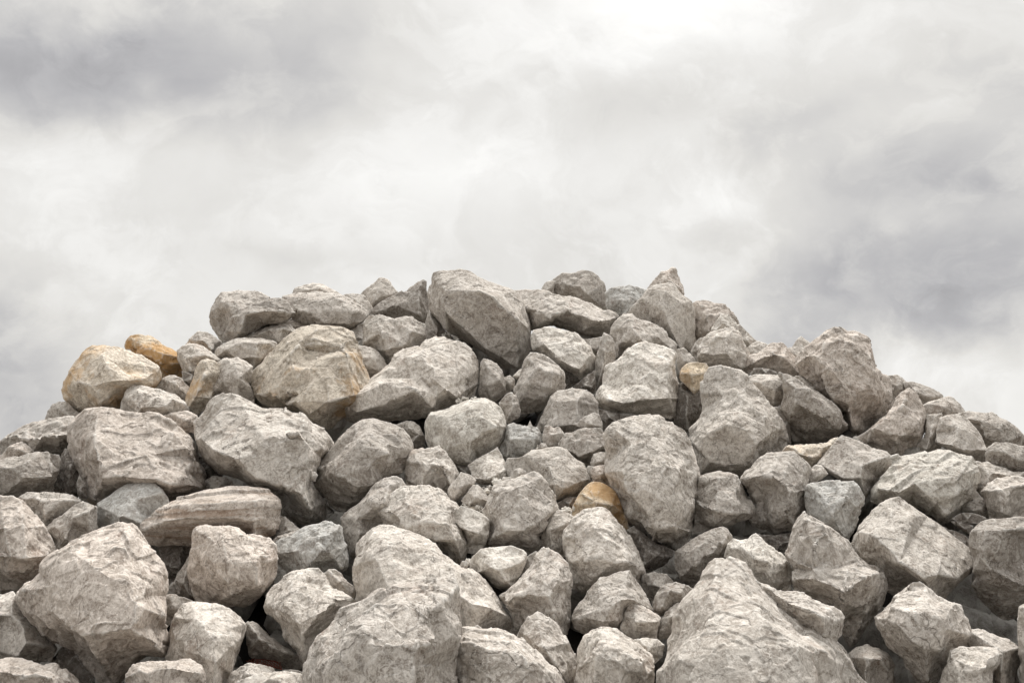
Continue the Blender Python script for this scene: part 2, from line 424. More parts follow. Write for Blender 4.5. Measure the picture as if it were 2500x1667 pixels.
count = 0
def rock(tile, outline, ridges, label, d=0.0, s=.25, t='g', o=0.0, th=.62, name=None, chip=1.0, rough=1.0, strata=0, scales=0, rounds=2):
    global count
    count += 1
    rs = np.random.RandomState(1000 + count)
    s = s - .07
    tx, ty = TILES[tile]
    def src(p):
        return (tx + p[0] / TS, ty + p[1] / TS)
    if tile in 'FHJK' and max(p[1] for p in outline) >= 1640:      # stones that go on well below the frame
        d += .12
        outline = [(p[0], p[1] + 480 if p[1] >= 1640 else p[1]) for p in outline]
        ridges = [[(p[0], p[1] + 420 if p[1] >= 1540 else p[1], p[2]) for p in rr_] for rr_ in ridges]
    out = [src(p) for p in outline]
    area = sum(out[i][0] * out[(i + 1) % len(out)][1] - out[(i + 1) % len(out)][0] * out[i][1] for i in range(len(out)))
    A = np.array(out)
    # jagged silhouette: split long runs of the outline with small steps
    pts, n = [], len(A)
    szp = math.sqrt(np.prod(A.max(0) - A.min(0)))
    for i in range(n):
        a, b = A[i], A[(i + 1) % n]
        L = np.linalg.norm(b - a); k = max(1, int(L / max(14, szp * .09)))
        nr = np.array(((b - a)[1], -(b - a)[0])) / max(L, 1e-6)
        for j in range(k):
            q = a + (b - a) * j / k
            if j: q = q + nr * rs.uniform(-1, 1) * min(2.6, L / k * .10)
            pts.append(q)
    A = np.array(pts)
    if area < 0: A = A[::-1].copy()
    cen = (A.max(0) + A.min(0)) / 2
    gc = A.mean(0)
    A = gc + (A - gc) * (1 + 1.6 / (szp * .5))           # make up for the rounding of the rim
    n = len(A)
    V = [tuple(p) for p in A]; H = [0.0] * n
    E = []
    if not ridges:
        m = 2 if szp < 60 else 3
        rr = []
        for j in range(m):
            an = rs.uniform(0, 6.28)
            rr.append((gc[0] + math.cos(an) * szp * .14, gc[1] + math.sin(an) * szp * .12 + szp * .04, rs.uniform(.26, .4)))
        rl = [rr]
    else:
        rl = [[(*src(p), p[2]) for p in r] for r in ridges]
    seen = {}
    for r in rl:
        prev = None
        for (x, y, h) in r:
            key = (round(x, 1), round(y, 1))
            if key not in seen:
                seen[key] = len(V); V.append((x, y)); H.append(h)
            k = seen[key]
            if prev is not None and prev != k: E.append((prev, k))
            prev = k
    vs, es, fs, ov, oe, of = delaunay_2d_cdt([Vector(v) for v in V], E, [list(range(n))], 1, 1e-5)
    VA = np.array(V); HA = np.array(H)
    P2, HH, rim = [], [], {}
    for i, v in enumerate(vs):
        P2.append((v.x, v.y))
        if ov[i]:
            HH.append(HA[ov[i][0]])
            for k in ov[i]:
                if k < n: rim[k] = i
        else:
            dd = ((VA - np.array((v.x, v.y))) ** 2).sum(1) + 1e-3
            w = 1 / dd; w /= w.sum(); HH.append(float((w * HA).sum()))
    P2 = np.array(P2); HH = np.array(HH)
    D = depth_at(cen[1]) + d
    size = szp / FPX * D
    def place(p2, h):
        tdep = D - (h + s * (p2[:, 1] - cen[1]) / szp) * size
        return CAM[None] + ray(p2[:, 0], p2[:, 1]) * tdep[:, None]
    front = place(P2, HH * 1.32)
    # the rim is the border of the triangulated front (longest closed loop)
    cnt = {}
    for f in fs:
        for a_, b_ in zip(f, tuple(f[1:]) + (f[0],)):
            cnt[(a_, b_)] = 1
    nxt = {a_: b_ for (a_, b_) in cnt if (b_, a_) not in cnt}
    best, left = [], set(nxt)
    while left:
        st_ = next(iter(left)); loop = []
        k = st_
        while k in left:
            left.discard(k); loop.append(k); k = nxt[k]
        if len(loop) > len(best): best = loop
    ridx = best
    R2 = P2[ridx]
    ring1 = place(gc + (R2 - gc) * .985, np.full(len(R2), -.14))
    ring2 = place(gc + (R2 - gc) * .70, np.full(len(R2), -th))
    cap = place(gc[None], np.array([-th * 1.12]))
    allv = np.concatenate([front, ring1, ring2, cap])
    origin = allv.mean(0)
    nf, m = len(front), len(ridx)
    faces = [tuple(f) for f in fs]
    for i in range(m):
        j = (i + 1) % m
        faces.append((ridx[j], ridx[i], nf + i, nf + j))
        faces.append((nf + j, nf + i, nf + m + i, nf + m + j))
        faces.append((nf + m + j, nf + m + i, nf + 2 * m))
    me = bpy.data.meshes.new('rock')
    me.from_pydata([tuple(p) for p in (allv - origin)], [], faces)
    me.update()
    px = 2.44 / FPX * D
    me = remesh(me, max(px * 1.1, size / 170))
    small = szp < 45
    roughen(me, size, rs, chip=chip * (.6 if small else 1), rough=rough, strata=strata, scales=scales, rounds=rounds)
    if name is None:
        w_ = szp
        name = 'boulder' if w_ > 190 else 'rock' if w_ > 75 else 'stone' if w_ > 26 else 'pebble'
    ob = bpy.data.objects.new(name, me); col.objects.link(ob)
    ob.location = origin
    finish(ob, name, label, t, o, M_STRATA if strata else M_ROCK)
    return ob

# ------------------------------------------------------------------ the rocks, crest of the heap
# rock(tile of the photo the outline was measured in, outline, ridge lines with how far they stand forward, label, ...)
rock('B', [(195,440),(215,380),(255,310),(290,268),(420,250),(520,255),(600,258),(660,295),(690,360),(640,480),(480,600),(320,645),(270,610),(225,540),(198,490)],
     [[(205,410,.1),(290,345,.3),(390,370,.4),(480,410,.4),(600,350,.2)],[(390,370,.4),(370,450,.42),(320,600,.2)]], 'smooth rounded grey boulder at the left end of the summit, sky on its left', d=.1, s=.15)
rock('B', [(300,640),(320,560),(350,480),(400,400),(470,385),(560,340),(650,312),(740,308),(800,340),(850,430),(800,500),(700,510),(600,520),(520,575),(420,625),(310,648)],
     [[(370,450,.1),(460,430,.3),(600,400,.35),(770,410,.25)],[(460,430,.3),(430,560,.35)]], 'dark speckled wedge leaning on the rounded boulder at the left end of the summit', t='d', s=.05, d=-.16)
rock('B', [(830,275),(855,235),(930,205),(990,190),(1060,205),(1150,250),(1205,280),(1220,400),(840,400)],
     [[(930,240,.2),(1040,235,.25),(1150,290,.2)]], 'pale low dome showing just above the ledged slab on the summit', d=.16, t='l')
rock('B', [(1230,280),(1300,278),(1370,285),(1420,350),(1450,400),(1430,440),(1380,490),(1250,440),(1180,340)],
     [[(1280,300,.15),(1350,360,.3),(1400,430,.2)]], 'pale slab end behind the ledged slab, left of the dark triangular rock', d=.15, t='l')
rock('B', [(745,340),(760,295),(830,280),(960,262),(1080,265),(1200,280),(1260,310),(1330,350),(1385,390),(1400,430),(1395,470),(1350,505),(1290,552),(1150,538),(920,518),(860,500),(820,460),(780,400)],
     [[(770,310,.12),(900,300,.2),(1000,335,.35),(1150,300,.25),(1250,345,.3)],[(800,410,.3),(930,410,.42),(1060,395,.38),(1180,410,.45),(1300,400,.4),(1385,440,.15)],[(890,500,.25),(1100,500,.42),(1250,505,.42),(1360,480,.2)]],
     'wide ledged slab on the summit left of centre, resting above the beige boulder', s=.15, chip=1.3)
rock('B', [(1355,270),(1390,235),(1450,195),(1490,155),(1525,150),(1565,175),(1600,225),(1640,275),(1560,350),(1450,420),(1380,360)],
     [[(1505,160,.08),(1480,240,.3),(1440,340,.35)],[(1480,240,.3),(1560,280,.25)]], 'pale pointed rock on the skyline left of the dark triangular rock', d=.16, t='l')
rock('B', [(1400,440),(1440,390),(1560,310),(1640,270),(1700,240),(1790,180),(1825,168),(1848,180),(1852,240),(1870,320),(1885,380),(1870,430),(1860,510),(1780,490),(1600,490),(1480,470)],
     [[(1815,180,.06),(1790,290,.3),(1800,430,.4)],[(1790,290,.3),(1600,360,.28),(1470,430,.15)]], 'dark rough triangular rock on the skyline just left of the biggest summit boulder', t='d', d=.05, s=.0)
rock('B', [(1862,260),(1880,215),(1900,200),(1940,240),(1940,420),(1880,390)], [], 'thin pale sliver on the skyline between the dark triangle and the biggest summit boulder', d=.25, t='l')
rock('C', [(430,560),(440,480),(470,400),(500,440),(560,530),(630,590),(660,650),(560,690),(440,650)],
     [[(470,440,.15),(530,560,.35),(520,640,.3)]], 'small grey wedge tucked under the left foot of the biggest summit boulder', d=.12)
rock('C', [(485,150),(500,115),(550,103),(610,105),(650,98),(720,92),(790,97),(850,135),(930,180),(1010,215),(1120,255),(1180,330),(1215,420),(1235,500),(1245,620),(1248,690),(1230,730),(1205,790),(1180,840),(1140,890),(1105,905),(1050,870),(1000,830),(930,775),(850,700),(780,650),(620,575),(540,510),(485,440),(470,380),(475,300),(487,220)],
     [[(590,250,.26),(700,245,.33),(850,250,.38),(960,300,.42),(1040,390,.44),(1140,470,.42),(1215,530,.25),(1240,600,.1)],[(590,250,.26),(580,400,.32),(600,540,.22)],[(850,250,.38),(830,140,.08)],[(1140,470,.42),(1140,840,.35)],[(580,400,.32),(900,690,.38)]],
     'biggest boulder of the summit, smooth grey front tilted over the rocks below', s=-.02, d=.0, chip=.6)
rock('B', [(1270,560),(1330,520),(1380,490),(1400,660),(1320,700),(1290,620)], [], 'dark stone in the shaded gap right of the beige boulder top', d=.2, t='d')
rock('B', [(1370,660),(1378,520),(1385,470),(1420,430),(1510,445),(1590,465),(1700,450),(1745,450),(1790,490),(1850,520),(1860,600),(1820,680),(1700,740),(1600,790),(1560,822),(1520,760),(1450,700)],
     [[(1590,470,.06),(1500,560,.33),(1380,640,.12)],[(1590,470,.06),(1740,560,.35),(1690,660,.4),(1580,790,.2)],[(1740,560,.35),(1845,590,.12)],[(1500,560,.33),(1550,700,.4)]],
     'blocky rock with a bright white left shoulder below the dark triangular rock', t='l', s=.2)
rock('B', [(1290,700),(1340,672),(1420,685),(1480,720),(1530,780),(1552,830),(1500,885),(1430,950),(1380,900),(1300,800)],
     [[(1340,760,.3),(1400,830,.38),(1500,880,.2)],[(1400,690,.05),(1440,760,.33),(1400,830,.38)]], 'grey rock wedged between the beige boulder and the long pale wedge', d=.1)
rock('B', [(540,570),(590,510),(660,485),(740,470),(790,455),(850,480),(915,520),(860,570),(800,610),(560,620)],
     [[(600,530,.15),(720,500,.28),(850,510,.15)],[(720,500,.28),(740,570,.3)]], 'brownish low rock directly under the wide ledged slab, behind a white-backed one', d=.12, t='p')
rock('B', [(465,610),(540,570),(600,545),(680,515),(750,505),(810,520),(850,560),(820,610),(760,660),(700,670),(580,660),(480,650)],
     [[(500,605,.12),(650,548,.3),(760,540,.35),(835,565,.1)],[(760,540,.35),(720,640,.35)]], 'low white-backed rock touching the upper left of the beige boulder', t='l')
rock('B', [(235,740),(260,690),(330,650),(400,620),(470,612),(560,615),(640,625),(700,650),(725,690),(670,770),(600,820),(530,850),(500,810),(400,780),(260,765)],
     [[(258,748,.1),(320,700,.28),(420,645,.3),(560,650,.33),(690,660,.1)],[(560,650,.33),(540,760,.42),(530,840,.2)],[(320,700,.28),(400,770,.3)]], 'light grey flat-topped rock left of the beige boulder, under the summit edge', t='l')
rock('B', [(-10,690),(20,650),(60,600),(110,565),(160,565),(220,595),(270,630),(300,660),(260,710),(220,760),(100,770),(0,750)],
     [[(50,620,.1),(130,630,.3),(210,700,.35)]], 'rounded rock on the left skyline just below the summit end boulder', d=.15)
rock('A', [(1362,205),(1400,170),(1450,158),(1500,160),(1560,180),(1610,215),(1650,250),(1688,280),(1650,330),(1540,340),(1500,400),(1460,410),(1420,380),(1390,330),(1365,270)],
     [[(1460,180,.15),(1430,280,.33),(1460,370,.3)],[(1460,180,.15),(1570,240,.28),(1660,275,.1)]], 'whitish rock touching the right end of the orange rock', t='l')
rock('A', [(1395,365),(1470,390),(1490,450),(1455,485),(1400,430)], [], 'dark stone in the gap under the whitish rock, right of the orange one', d=.08, t='k')
rock('A', [(1425,600),(1430,520),(1460,470),(1480,400),(1510,330),(1540,285),(1590,275),(1650,290),(1700,330),(1690,420),(1640,500),(1630,580),(1570,640),(1510,700),(1460,680),(1430,650)],
     [[(1570,290,.12),(1560,400,.33),(1500,560,.4),(1445,640,.2)],[(1500,560,.4),(1600,570,.3)]], 'upright tan-stained rock left of the heart-shaped grey boulder', t='t', o=.72)
rock('A', [(1600,420),(1650,370),(1670,300),(1720,268),(1800,262),(1880,290),(1930,330),(1925,390),(1915,440),(1925,480),(1945,560),(1940,620),(1860,640),(1780,600),(1700,580),(1620,580),(1580,500)],
     [[(1690,300,.06),(1800,310,.25),(1920,335,.08)],[(1800,310,.25),(1830,420,.4),(1800,560,.3)],[(1830,420,.4),(1930,500,.12)],[(1830,420,.4),(1700,440,.33),(1620,520,.2)]], 'faceted grey rock against the left flank of the beige boulder', s=.1)
rock('B', [(505,900),(520,870),(580,820),(640,750),(700,700),(760,650),(800,590),(870,545),(940,520),(1080,522),(1190,535),(1290,570),(1310,620),(1320,690),(1350,770),(1390,860),(1420,940),(1460,1050),(1320,1180),(1180,1250),(1090,1315),(1040,1290),(980,1270),(900,1210),(820,1170),(740,1150),(660,1150),(580,1090),(535,1040),(515,960)],
     [[(790,640,.06),(900,655,.18),(1050,645,.22),(1190,650,.18),(1300,620,.05)],[(830,800,.30),(950,785,.27),(1100,770,.27),(1240,750,.27),(1330,760,.1)],[(930,690,.15),(1050,700,.17),(1180,700,.15)],[(830,800,.30),(850,1000,.38),(790,1120,.3)],[(540,1040,.1),(700,1050,.33),(850,1090,.4),(950,1200,.35),(1060,1290,.15)],[(1100,1100,.42),(1300,1050,.33)]],
     'large rounded beige boulder with yellowish stains left of centre', t='t', o=.60, s=.38, chip=.8)
rock('B', [(1145,1160),(1160,1110),(1220,1055),(1320,1000),(1400,960),(1440,920),(1500,870),(1570,810),(1610,740),(1700,690),(1800,665),(1860,620),(1920,595),(1990,592),(2060,620),(2140,660),(2210,720),(2250,780),(2260,850),(2245,950),(2215,1060),(2150,1080),(2060,1120),(1950,1170),(1880,1200),(1700,1240),(1560,1245),(1420,1248),(1320,1260),(1230,1240),(1160,1190)],
     [[(1190,1110,.12),(1320,1050,.27),(1450,990,.36),(1520,940,.38),(1640,930,.40),(1760,1010,.44),(1830,1060,.44),(1900,1140,.38)],[(1580,815,.06),(1700,790,.22),(1790,810,.31),(1880,900,.37),(2000,1000,.4),(2080,1060,.33),(2130,1080,.18)],[(1640,860,.21),(1780,880,.27),(1870,980,.32),(1930,1060,.36)],[(1640,930,.40),(1520,1120,.42),(1320,1180,.3)]],
     'long pale wedge of rock lying diagonally under the biggest summit boulder', t='l', s=.2, chip=.7)
rock('C', [(845,1000),(855,920),(860,800),(880,770),(930,785),(980,815),(1020,860),(1035,910),(1050,960),(1048,1030),(1010,1070),(960,1095),(900,1085),(850,1055)],
     [[(885,790,.08),(930,860,.33),(1000,930,.35),(1040,1000,.1)],[(930,860,.33),(910,980,.4),(950,1070,.2)]], 'upright narrow rock standing right of the long pale wedge', t='g')
rock('C', [(1030,920),(1080,900),(1115,930),(1118,980),(1090,1020),(1050,1050),(1015,980)], [[(1050,930,.2),(1080,960,.35)]], 'small stone squeezed behind the upright narrow rock, its right side showing', d=.08)
rock('C', [(1105,905),(1150,860),(1185,840),(1185,925),(1140,930)], [], 'tiny pale chip under the lowest tip of the biggest summit boulder', d=.02, t='w')
rock('C', [(1105,1010),(1150,930),(1180,850),(1210,760),(1240,730),(1290,735),(1370,765),(1430,810),(1480,850),(1505,910),(1522,990),(1450,1025),(1400,1090),(1340,1150),(1250,1180),(1150,1195),(1120,1100)],
     [[(1220,770,.08),(1290,830,.28),(1410,880,.38),(1495,900,.1)],[(1410,880,.38),(1400,990,.38),(1350,1090,.25)],[(1290,830,.28),(1190,960,.36),(1170,1080,.35)]], 'grey boulder with a shadowed right side below the summit boulder tip', s=.2)
rock('C', [(1000,1110),(1050,1050),(1090,1030),(1130,1055),(1150,1110),(1160,1170),(1150,1210),(1090,1260),(1040,1265),(1030,1180)],
     [[(1090,1040,.08),(1110,1120,.33),(1080,1200,.35)]], 'small grey stone above the greenish scraped boulder on its right', t='d')
rock('C', [(1325,240),(1350,190),(1390,175),(1430,180),(1410,300),(1340,290)], [], 'small pale tip behind the faceted skyline rock right of the summit boulder', d=.16, t='l')
rock('C', [(1350,250),(1380,215),(1420,160),(1480,120),(1570,118),(1640,97),(1700,105),(1760,150),(1800,190),(1812,260),(1822,390),(1780,390),(1700,350),(1560,330),(1440,300)],
     [[(1580,125,.06),(1620,220,.33),(1680,280,.38),(1780,370,.15)],[(1410,175,.05),(1500,200,.2),(1620,220,.33)]], 'faceted grey rock on the skyline, perched behind the dark-bottomed long slab', d=.22, s=.15, t='d')
rock('C', [(1100,250),(1190,238),(1290,240),(1380,260),(1430,280),(1520,295),(1620,315),(1720,350),(1800,385),(1880,410),(1905,450),(1900,490),(1860,540),(1800,600),(1740,618),(1680,615),(1600,580),(1500,540),(1420,525),(1330,535),(1245,550),(1200,540),(1150,400)],
     [[(1180,370,.2),(1300,390,.38),(1390,460,.45),(1440,430,.42),(1520,410,.42),(1640,440,.45),(1720,480,.45),(1800,470,.38),(1890,450,.1)],[(1160,290,.05),(1300,300,.18),(1450,330,.22),(1600,370,.28),(1750,400,.25)],[(1390,460,.45),(1280,520,.3)],[(1640,440,.45),(1640,560,.3)]],
     'long overhanging slab with a dark underside, right of the biggest summit boulder', s=.12, t='g', d=.03)
rock('C', [(1248,600),(1260,560),(1330,538),(1420,537),(1510,560),(1600,585),(1640,620),(1690,680),(1725,750),(1728,820),(1710,870),(1660,910),(1620,918),(1560,870),(1480,840),(1420,790),(1360,740),(1260,700),(1252,650)],
     [[(1280,590,.08),(1330,660,.28),(1380,700,.40),(1440,770,.44),(1580,840,.45),(1610,850,.44),(1660,800,.35),(1725,760,.1)],[(1610,850,.44),(1630,910,.2)],[(1340,570,.05),(1500,650,.25),(1640,720,.3)]],
     'bright whitish rock tucked under the long overhanging slab', t='w', s=.3)
rock('C', [(1630,620),(1700,622),(1780,605),(1800,640),(1780,720),(1730,790),(1690,710)], [], 'dull grey stone in the gap left of the upright spike', d=.15, t='d')
rock('C', [(1728,960),(1740,800),(1765,700),(1775,630),(1800,577),(1840,590),(1865,620),(1880,680),(1885,750),(1885,820),(1850,900),(1810,960),(1780,1020),(1738,1062),(1725,1020)],
     [[(1810,590,.1),(1800,720,.3),(1790,850,.35),(1750,980,.25)],[(1800,720,.3),(1872,720,.12)]], 'upright pointed spike of rock left of the white pitted boulder', d=.06, s=.1)
rock('C', [(1570,980),(1620,945),(1680,895),(1735,860),(1740,1060),(1650,1030)], [], 'dark stone in the hollow at the foot of the upright spike', t='k', d=.15)
rock('D', [(400,270),(440,235),(500,220),(580,215),(650,225),(710,240),(760,300),(640,420),(530,460),(480,430),(420,390)],
     [[(480,240,.06),(520,320,.28),(560,420,.3)],[(600,230,.05),(640,330,.28)]], 'bluish pale rock on the skyline left of the tall smooth slab', t='b', d=.2)
rock('D', [(680,280),(740,215),(800,140),(830,105),(890,95),(915,75),(940,85),(960,130),(980,180),(998,220),(1002,275),(960,330),(800,330)],
     [[(915,82,.05),(870,160,.3),(800,210,.2)],[(870,160,.3),(960,220,.3),(992,260,.1)]], 'rough pointed rock forming the highest tip of the skyline', t='p', d=.22, chip=1.3)
rock('D', [(1070,345),(1110,330),(1180,335),(1240,350),(1310,360),(1360,400),(1400,450),(1425,510),(1435,560),(1400,620),(1240,640),(1140,650),(1075,640),(1050,500)],
     [[(1120,350,.08),(1180,430,.28),(1190,560,.35)],[(1300,375,.08),(1270,430,.28),(1190,560,.35)]], 'craggy brownish rock on the skyline right of the tall smooth slab', t='p', d=.22, chip=1.3)
rock('D', [(575,420),(620,360),(680,300),(730,230),(790,205),(880,195),(930,200),(1000,280),(1060,330),(1080,380),(1082,480),(1080,580),(1088,680),(1060,728),(950,740),(850,620),(720,500),(640,460)],
     [[(880,200,.05),(860,260,.22),(840,400,.33),(900,560,.42),(970,700,.35)],[(750,235,.05),(860,260,.22)],[(935,210,.03),(990,350,.24),(1075,400,.04)],[(990,350,.24),(1010,640,.27)]],
     'tall smooth grey slab standing on the summit right of centre', t='l', s=.1, chip=.5, d=.05)
rock('D', [(435,580),(450,530),(500,470),(540,430),(620,430),(700,460),(800,520),(880,580),(950,660),(965,740),(820,790),(650,780),(560,750),(520,775),(475,782),(465,650)],
     [[(570,440,.06),(610,540,.32),(650,590,.4),(690,640,.42),(700,740,.35)],[(610,540,.32),(520,640,.28),(500,740,.18)],[(700,470,.03),(800,600,.2),(900,690,.15)]], 'rock with dark left face and pale right slope before the tall smooth slab', s=.18)
rock('D', [(1240,500),(1290,430),(1340,440),(1400,490),(1428,530),(1400,570),(1320,580),(1215,570),(1220,530)],
     [[(1290,440,.06),(1300,500,.3),(1390,540,.25)],[(1300,500,.3),(1250,550,.25)]], 'small white and dark stone lying on the craggy brownish skyline rock', t='w')
rock('D', [(1400,520),(1430,510),(1480,560),(1540,620),(1580,655),(1530,700),(1470,680),(1430,620)], [], 'pale sloping sliver on the skyline right of the small white stone', d=.12, t='l')
rock('D', [(1055,720),(1090,650),(1125,612),(1165,620),(1150,700),(1120,800),(1080,780)], [], 'pale narrow stone beside the right foot of the tall smooth slab', d=.1, t='l')
rock('D', [(1110,740),(1125,660),(1150,610),(1210,570),(1290,545),(1370,537),(1420,570),(1460,640),(1490,700),(1510,770),(1520,850),(1505,893),(1400,890),(1280,870),(1190,850),(1110,800)],
     [[(1140,650,.08),(1290,600,.25),(1400,580,.15)],[(1290,600,.25),(1330,720,.42),(1400,840,.35)],[(1440,620,.15),(1460,720,.3),(1500,860,.12)],[(1130,730,.25),(1330,720,.42)]], 'knobbly white-streaked boulder above the yellow stone', t='l', chip=1.3, s=.22)
rock('D', [(950,700),(1000,690),(1050,730),(1090,790),(1110,830),(1020,860),(970,890),(950,800)],
     [[(980,710,.08),(1010,780,.33),(1080,810,.15)]], 'small grey rock right of the white pitted boulder, above the yellow stone', d=.05)
rock('D', [(970,900),(985,850),(1030,808),(1100,800),(1170,810),(1195,850),(1175,900),(1150,960),(1135,990),(1080,1038),(1040,990),(980,935)],
     [[(985,880,.12),(1060,895,.36),(1160,880,.2)],[(1060,895,.36),(1078,1020,.2)],[(1060,895,.36),(1080,815,.08)]], 'yellow five-sided stone jammed between the white pitted boulder and its right neighbour', t='o', o=.62, d=-.1, chip=.7)
rock('D', [(930,1250),(940,1100),(955,1010),(985,960),(1060,1000),(1150,980),(1160,1150),(1140,1210),(1110,1260),(1040,1332),(980,1310)],
     [[(980,1000,.08),(1030,1060,.33),(1020,1200,.38),(1040,1310,.2)]], 'dark upright rock in the slot below the yellow stone', t='k', d=.22)
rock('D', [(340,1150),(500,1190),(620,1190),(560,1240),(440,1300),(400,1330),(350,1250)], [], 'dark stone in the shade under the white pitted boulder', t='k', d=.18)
rock('D', [(332,1090),(340,1020),(380,970),(390,890),(410,830),(470,805),(530,750),(560,700),(620,660),(700,645),(790,665),(880,690),(950,735),(960,800),(965,880),(980,950),(962,1040),(942,1100),(935,1200),(900,1235),(800,1200),(700,1192),(600,1187),(500,1195),(430,1168),(350,1125)],
     [[(345,1040,.12),(430,1085,.36),(540,1110,.42),(640,1100,.42),(780,1080,.42),(880,1070,.36),(960,1080,.12)],[(570,720,.06),(640,760,.15),(700,880,.28),(690,970,.33),(780,1080,.42)],[(800,840,.22),(880,810,.2),(950,850,.08)],[(700,880,.28),(800,840,.22),(870,930,.27),(780,1000,.33)]],
     'bright white pitted boulder, flat-bottomed, below the tall smooth slab', t='w', s=.38, chip=1.0)
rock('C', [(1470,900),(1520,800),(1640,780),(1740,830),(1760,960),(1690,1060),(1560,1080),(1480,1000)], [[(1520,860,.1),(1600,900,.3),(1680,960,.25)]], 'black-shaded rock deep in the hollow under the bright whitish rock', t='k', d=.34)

# ------------------------------------------------------------------ right shoulder
rock('E', [(575,190),(610,130),(645,98),(680,120),(715,150),(720,230),(600,260)], [[(645,105,.05),(650,180,.3)]], 'small pale peak on the skyline left of the tall brown boulder', d=.3, t='l')
rock('E', [(520,230),(545,190),(600,180),(680,190),(700,250),(640,320),(580,310)], [[(560,210,.15),(610,240,.3)]], 'low pale stone against the left edge of the tall brown boulder', d=.1)
rock('E', [(225,200),(270,150),(320,135),(385,160),(400,220),(300,280),(230,270)], [], 'pale stone on the skyline dip between the craggy rock and the brown boulder', d=.2, t='l')
rock('E', [(225,340),(250,250),(330,215),(380,180),(430,150),(500,155),(530,180),(560,230),(610,280),(635,350),(632,410),(580,440),(480,420),(420,380),(300,370),(245,380)],
     [[(400,190,.08),(430,240,.28),(520,260,.33),(620,370,.12)],[(430,240,.28),(300,290,.3)]], 'rough light brown rock left of the tall brown boulder, in the skyline dip', t='p', d=.05)
rock('E', [(255,385),(290,345),(340,342),(400,350),(450,370),(470,400),(300,410)], [], 'thin dark flake under the rough light brown rock', t='k')
rock('E', [(1300,400),(1350,400),(1380,395),(1420,410),(1452,450),(1460,510),(1420,560),(1350,640),(1320,500)], [[(1380,410,.06),(1390,480,.3)]], 'knobbly rock behind the right shoulder of the tall brown boulder', d=.15)
rock('E', [(1430,450),(1490,443),(1560,465),(1640,495),(1700,525),(1727,550),(1720,578),(1650,600),(1600,620),(1550,650),(1480,600)],
     [[(1470,460,.06),(1540,530,.33),(1640,560,.3),(1715,560,.08)]], 'flat dark-ended slab on the skyline right of the tall brown boulder', d=.15)
rock('E', [(600,300),(615,245),(680,205),(740,150),(800,95),(840,55),(900,38),(960,50),(1000,72),(1050,70),(1110,85),(1150,110),(1180,160),(1190,250),(1210,340),(1250,370),(1310,410),(1330,460),(1345,560),(1340,660),(1290,710),(1240,740),(1170,800),(1110,850),(1050,872),(990,862),(955,830),(1000,790),(970,700),(900,640),(840,580),(780,520),(730,470),(680,430),(630,390),(620,340)],
     [[(630,260,.08),(740,240,.18),(850,215,.27),(950,180,.25),(1070,105,.08),(1110,92,.03)],[(850,215,.27),(850,350,.36),(830,480,.32),(930,600,.38)],[(1070,105,.08),(1160,250,.2),(1190,360,.25),(1310,540,.12)],[(930,600,.38),(1010,640,.4),(1030,780,.38),(1100,830,.18)],[(850,350,.36),(1050,450,.42),(1200,560,.36),(1010,640,.4)]],
     'tall brown craggy boulder standing against the sky on the right', t='p', s=-.02, chip=1.3)
rock('E', [(1560,640),(1620,605),(1700,575),(1770,558),(1810,570),(1860,620),(1905,685),(1860,730),(1700,820),(1600,820),(1570,710)],
     [[(1640,610,.08),(1750,640,.27),(1850,680,.15)]], 'smooth pale dome on the right skyline below the flat dark-ended slab', d=.18, chip=.5)
rock('E', [(1600,780),(1610,700),(1720,690),(1740,800),(1720,930),(1700,980),(1560,1000),(1470,1010),(1540,920),(1590,850)],
     [[(1660,720,.1),(1640,850,.3),(1600,960,.25)]], 'light grey rock in the crease between two brown-grey boulders on the right shoulder', t='g', d=.06)
rock('E', [(1820,700),(1900,677),(2000,682),(2110,677),(2150,705),(2220,740),(2280,780),(2330,840),(2380,920),(2350,980),(2200,960),(2060,950),(2000,860),(1930,780),(1860,740)],
     [[(1900,730,.1),(2010,745,.25),(2120,770,.3),(2160,800,.35),(2200,900,.3)],[(2115,685,.04),(2200,780,.22),(2330,860,.08)],[(2010,745,.25),(2060,880,.3)]], 'dark creviced slab on the far right skyline', t='d', s=.0, d=.1)
rock('E', [(1050,880),(1110,850),(1170,810),(1240,750),(1300,710),(1340,640),(1370,580),(1420,520),(1470,498),(1520,530),(1550,590),(1580,650),(1600,720),(1595,800),(1575,870),(1500,940),(1430,1005),(1340,1030),(1240,980),(1150,930)],
     [[(1470,510,.04),(1430,620,.2),(1320,710,.27),(1200,800,.3)],[(1430,620,.2),(1540,760,.27),(1520,900,.25)],[(1320,710,.27),(1360,850,.4),(1400,980,.25)]], 'tall rosy-veined rock leaning against the foot of the tall brown boulder', t='p', s=.25)
rock('E', [(1680,900),(1690,800),(1710,720),(1770,700),(1850,705),(1920,740),(1970,790),(2020,860),(2050,930),(2072,1000),(2070,1060),(1980,1065),(1880,1020),(1780,970),(1710,930)],
     [[(1720,760,.1),(1850,800,.27),(1960,830,.25),(2040,930,.12)],[(1700,910,.18),(1800,930,.4),(1900,965,.42),(2065,970,.18)],[(1850,800,.27),(1800,930,.4)]], 'rounded rock with a thin dark underside on the right shoulder', s=.25)
rock('E', [(2060,1000),(2075,940),(2130,912),(2220,912),(2300,930),(2400,960),(2430,1130),(2300,1150),(2200,1130),(2110,1090),(2065,1060)],
     [[(2090,970,.12),(2200,980,.28),(2300,1040,.35),(2400,1050,.2)]], 'dark grey mottled rock at the right edge below the creviced slab', t='d', s=.1)
rock('E', [(1950,1110),(1990,1060),(2080,1062),(2150,1080),(2210,1110),(2300,1140),(2420,1130),(2430,1240),(2300,1230),(2150,1260),(2070,1320),(2000,1340),(1950,1250)],
     [[(2010,1090,.1),(2100,1140,.28),(2300,1170,.25)],[(2100,1140,.28),(2040,1260,.3)]], 'grey rock between the scaly boulder and the right edge, beneath the mottled one', d=.08)
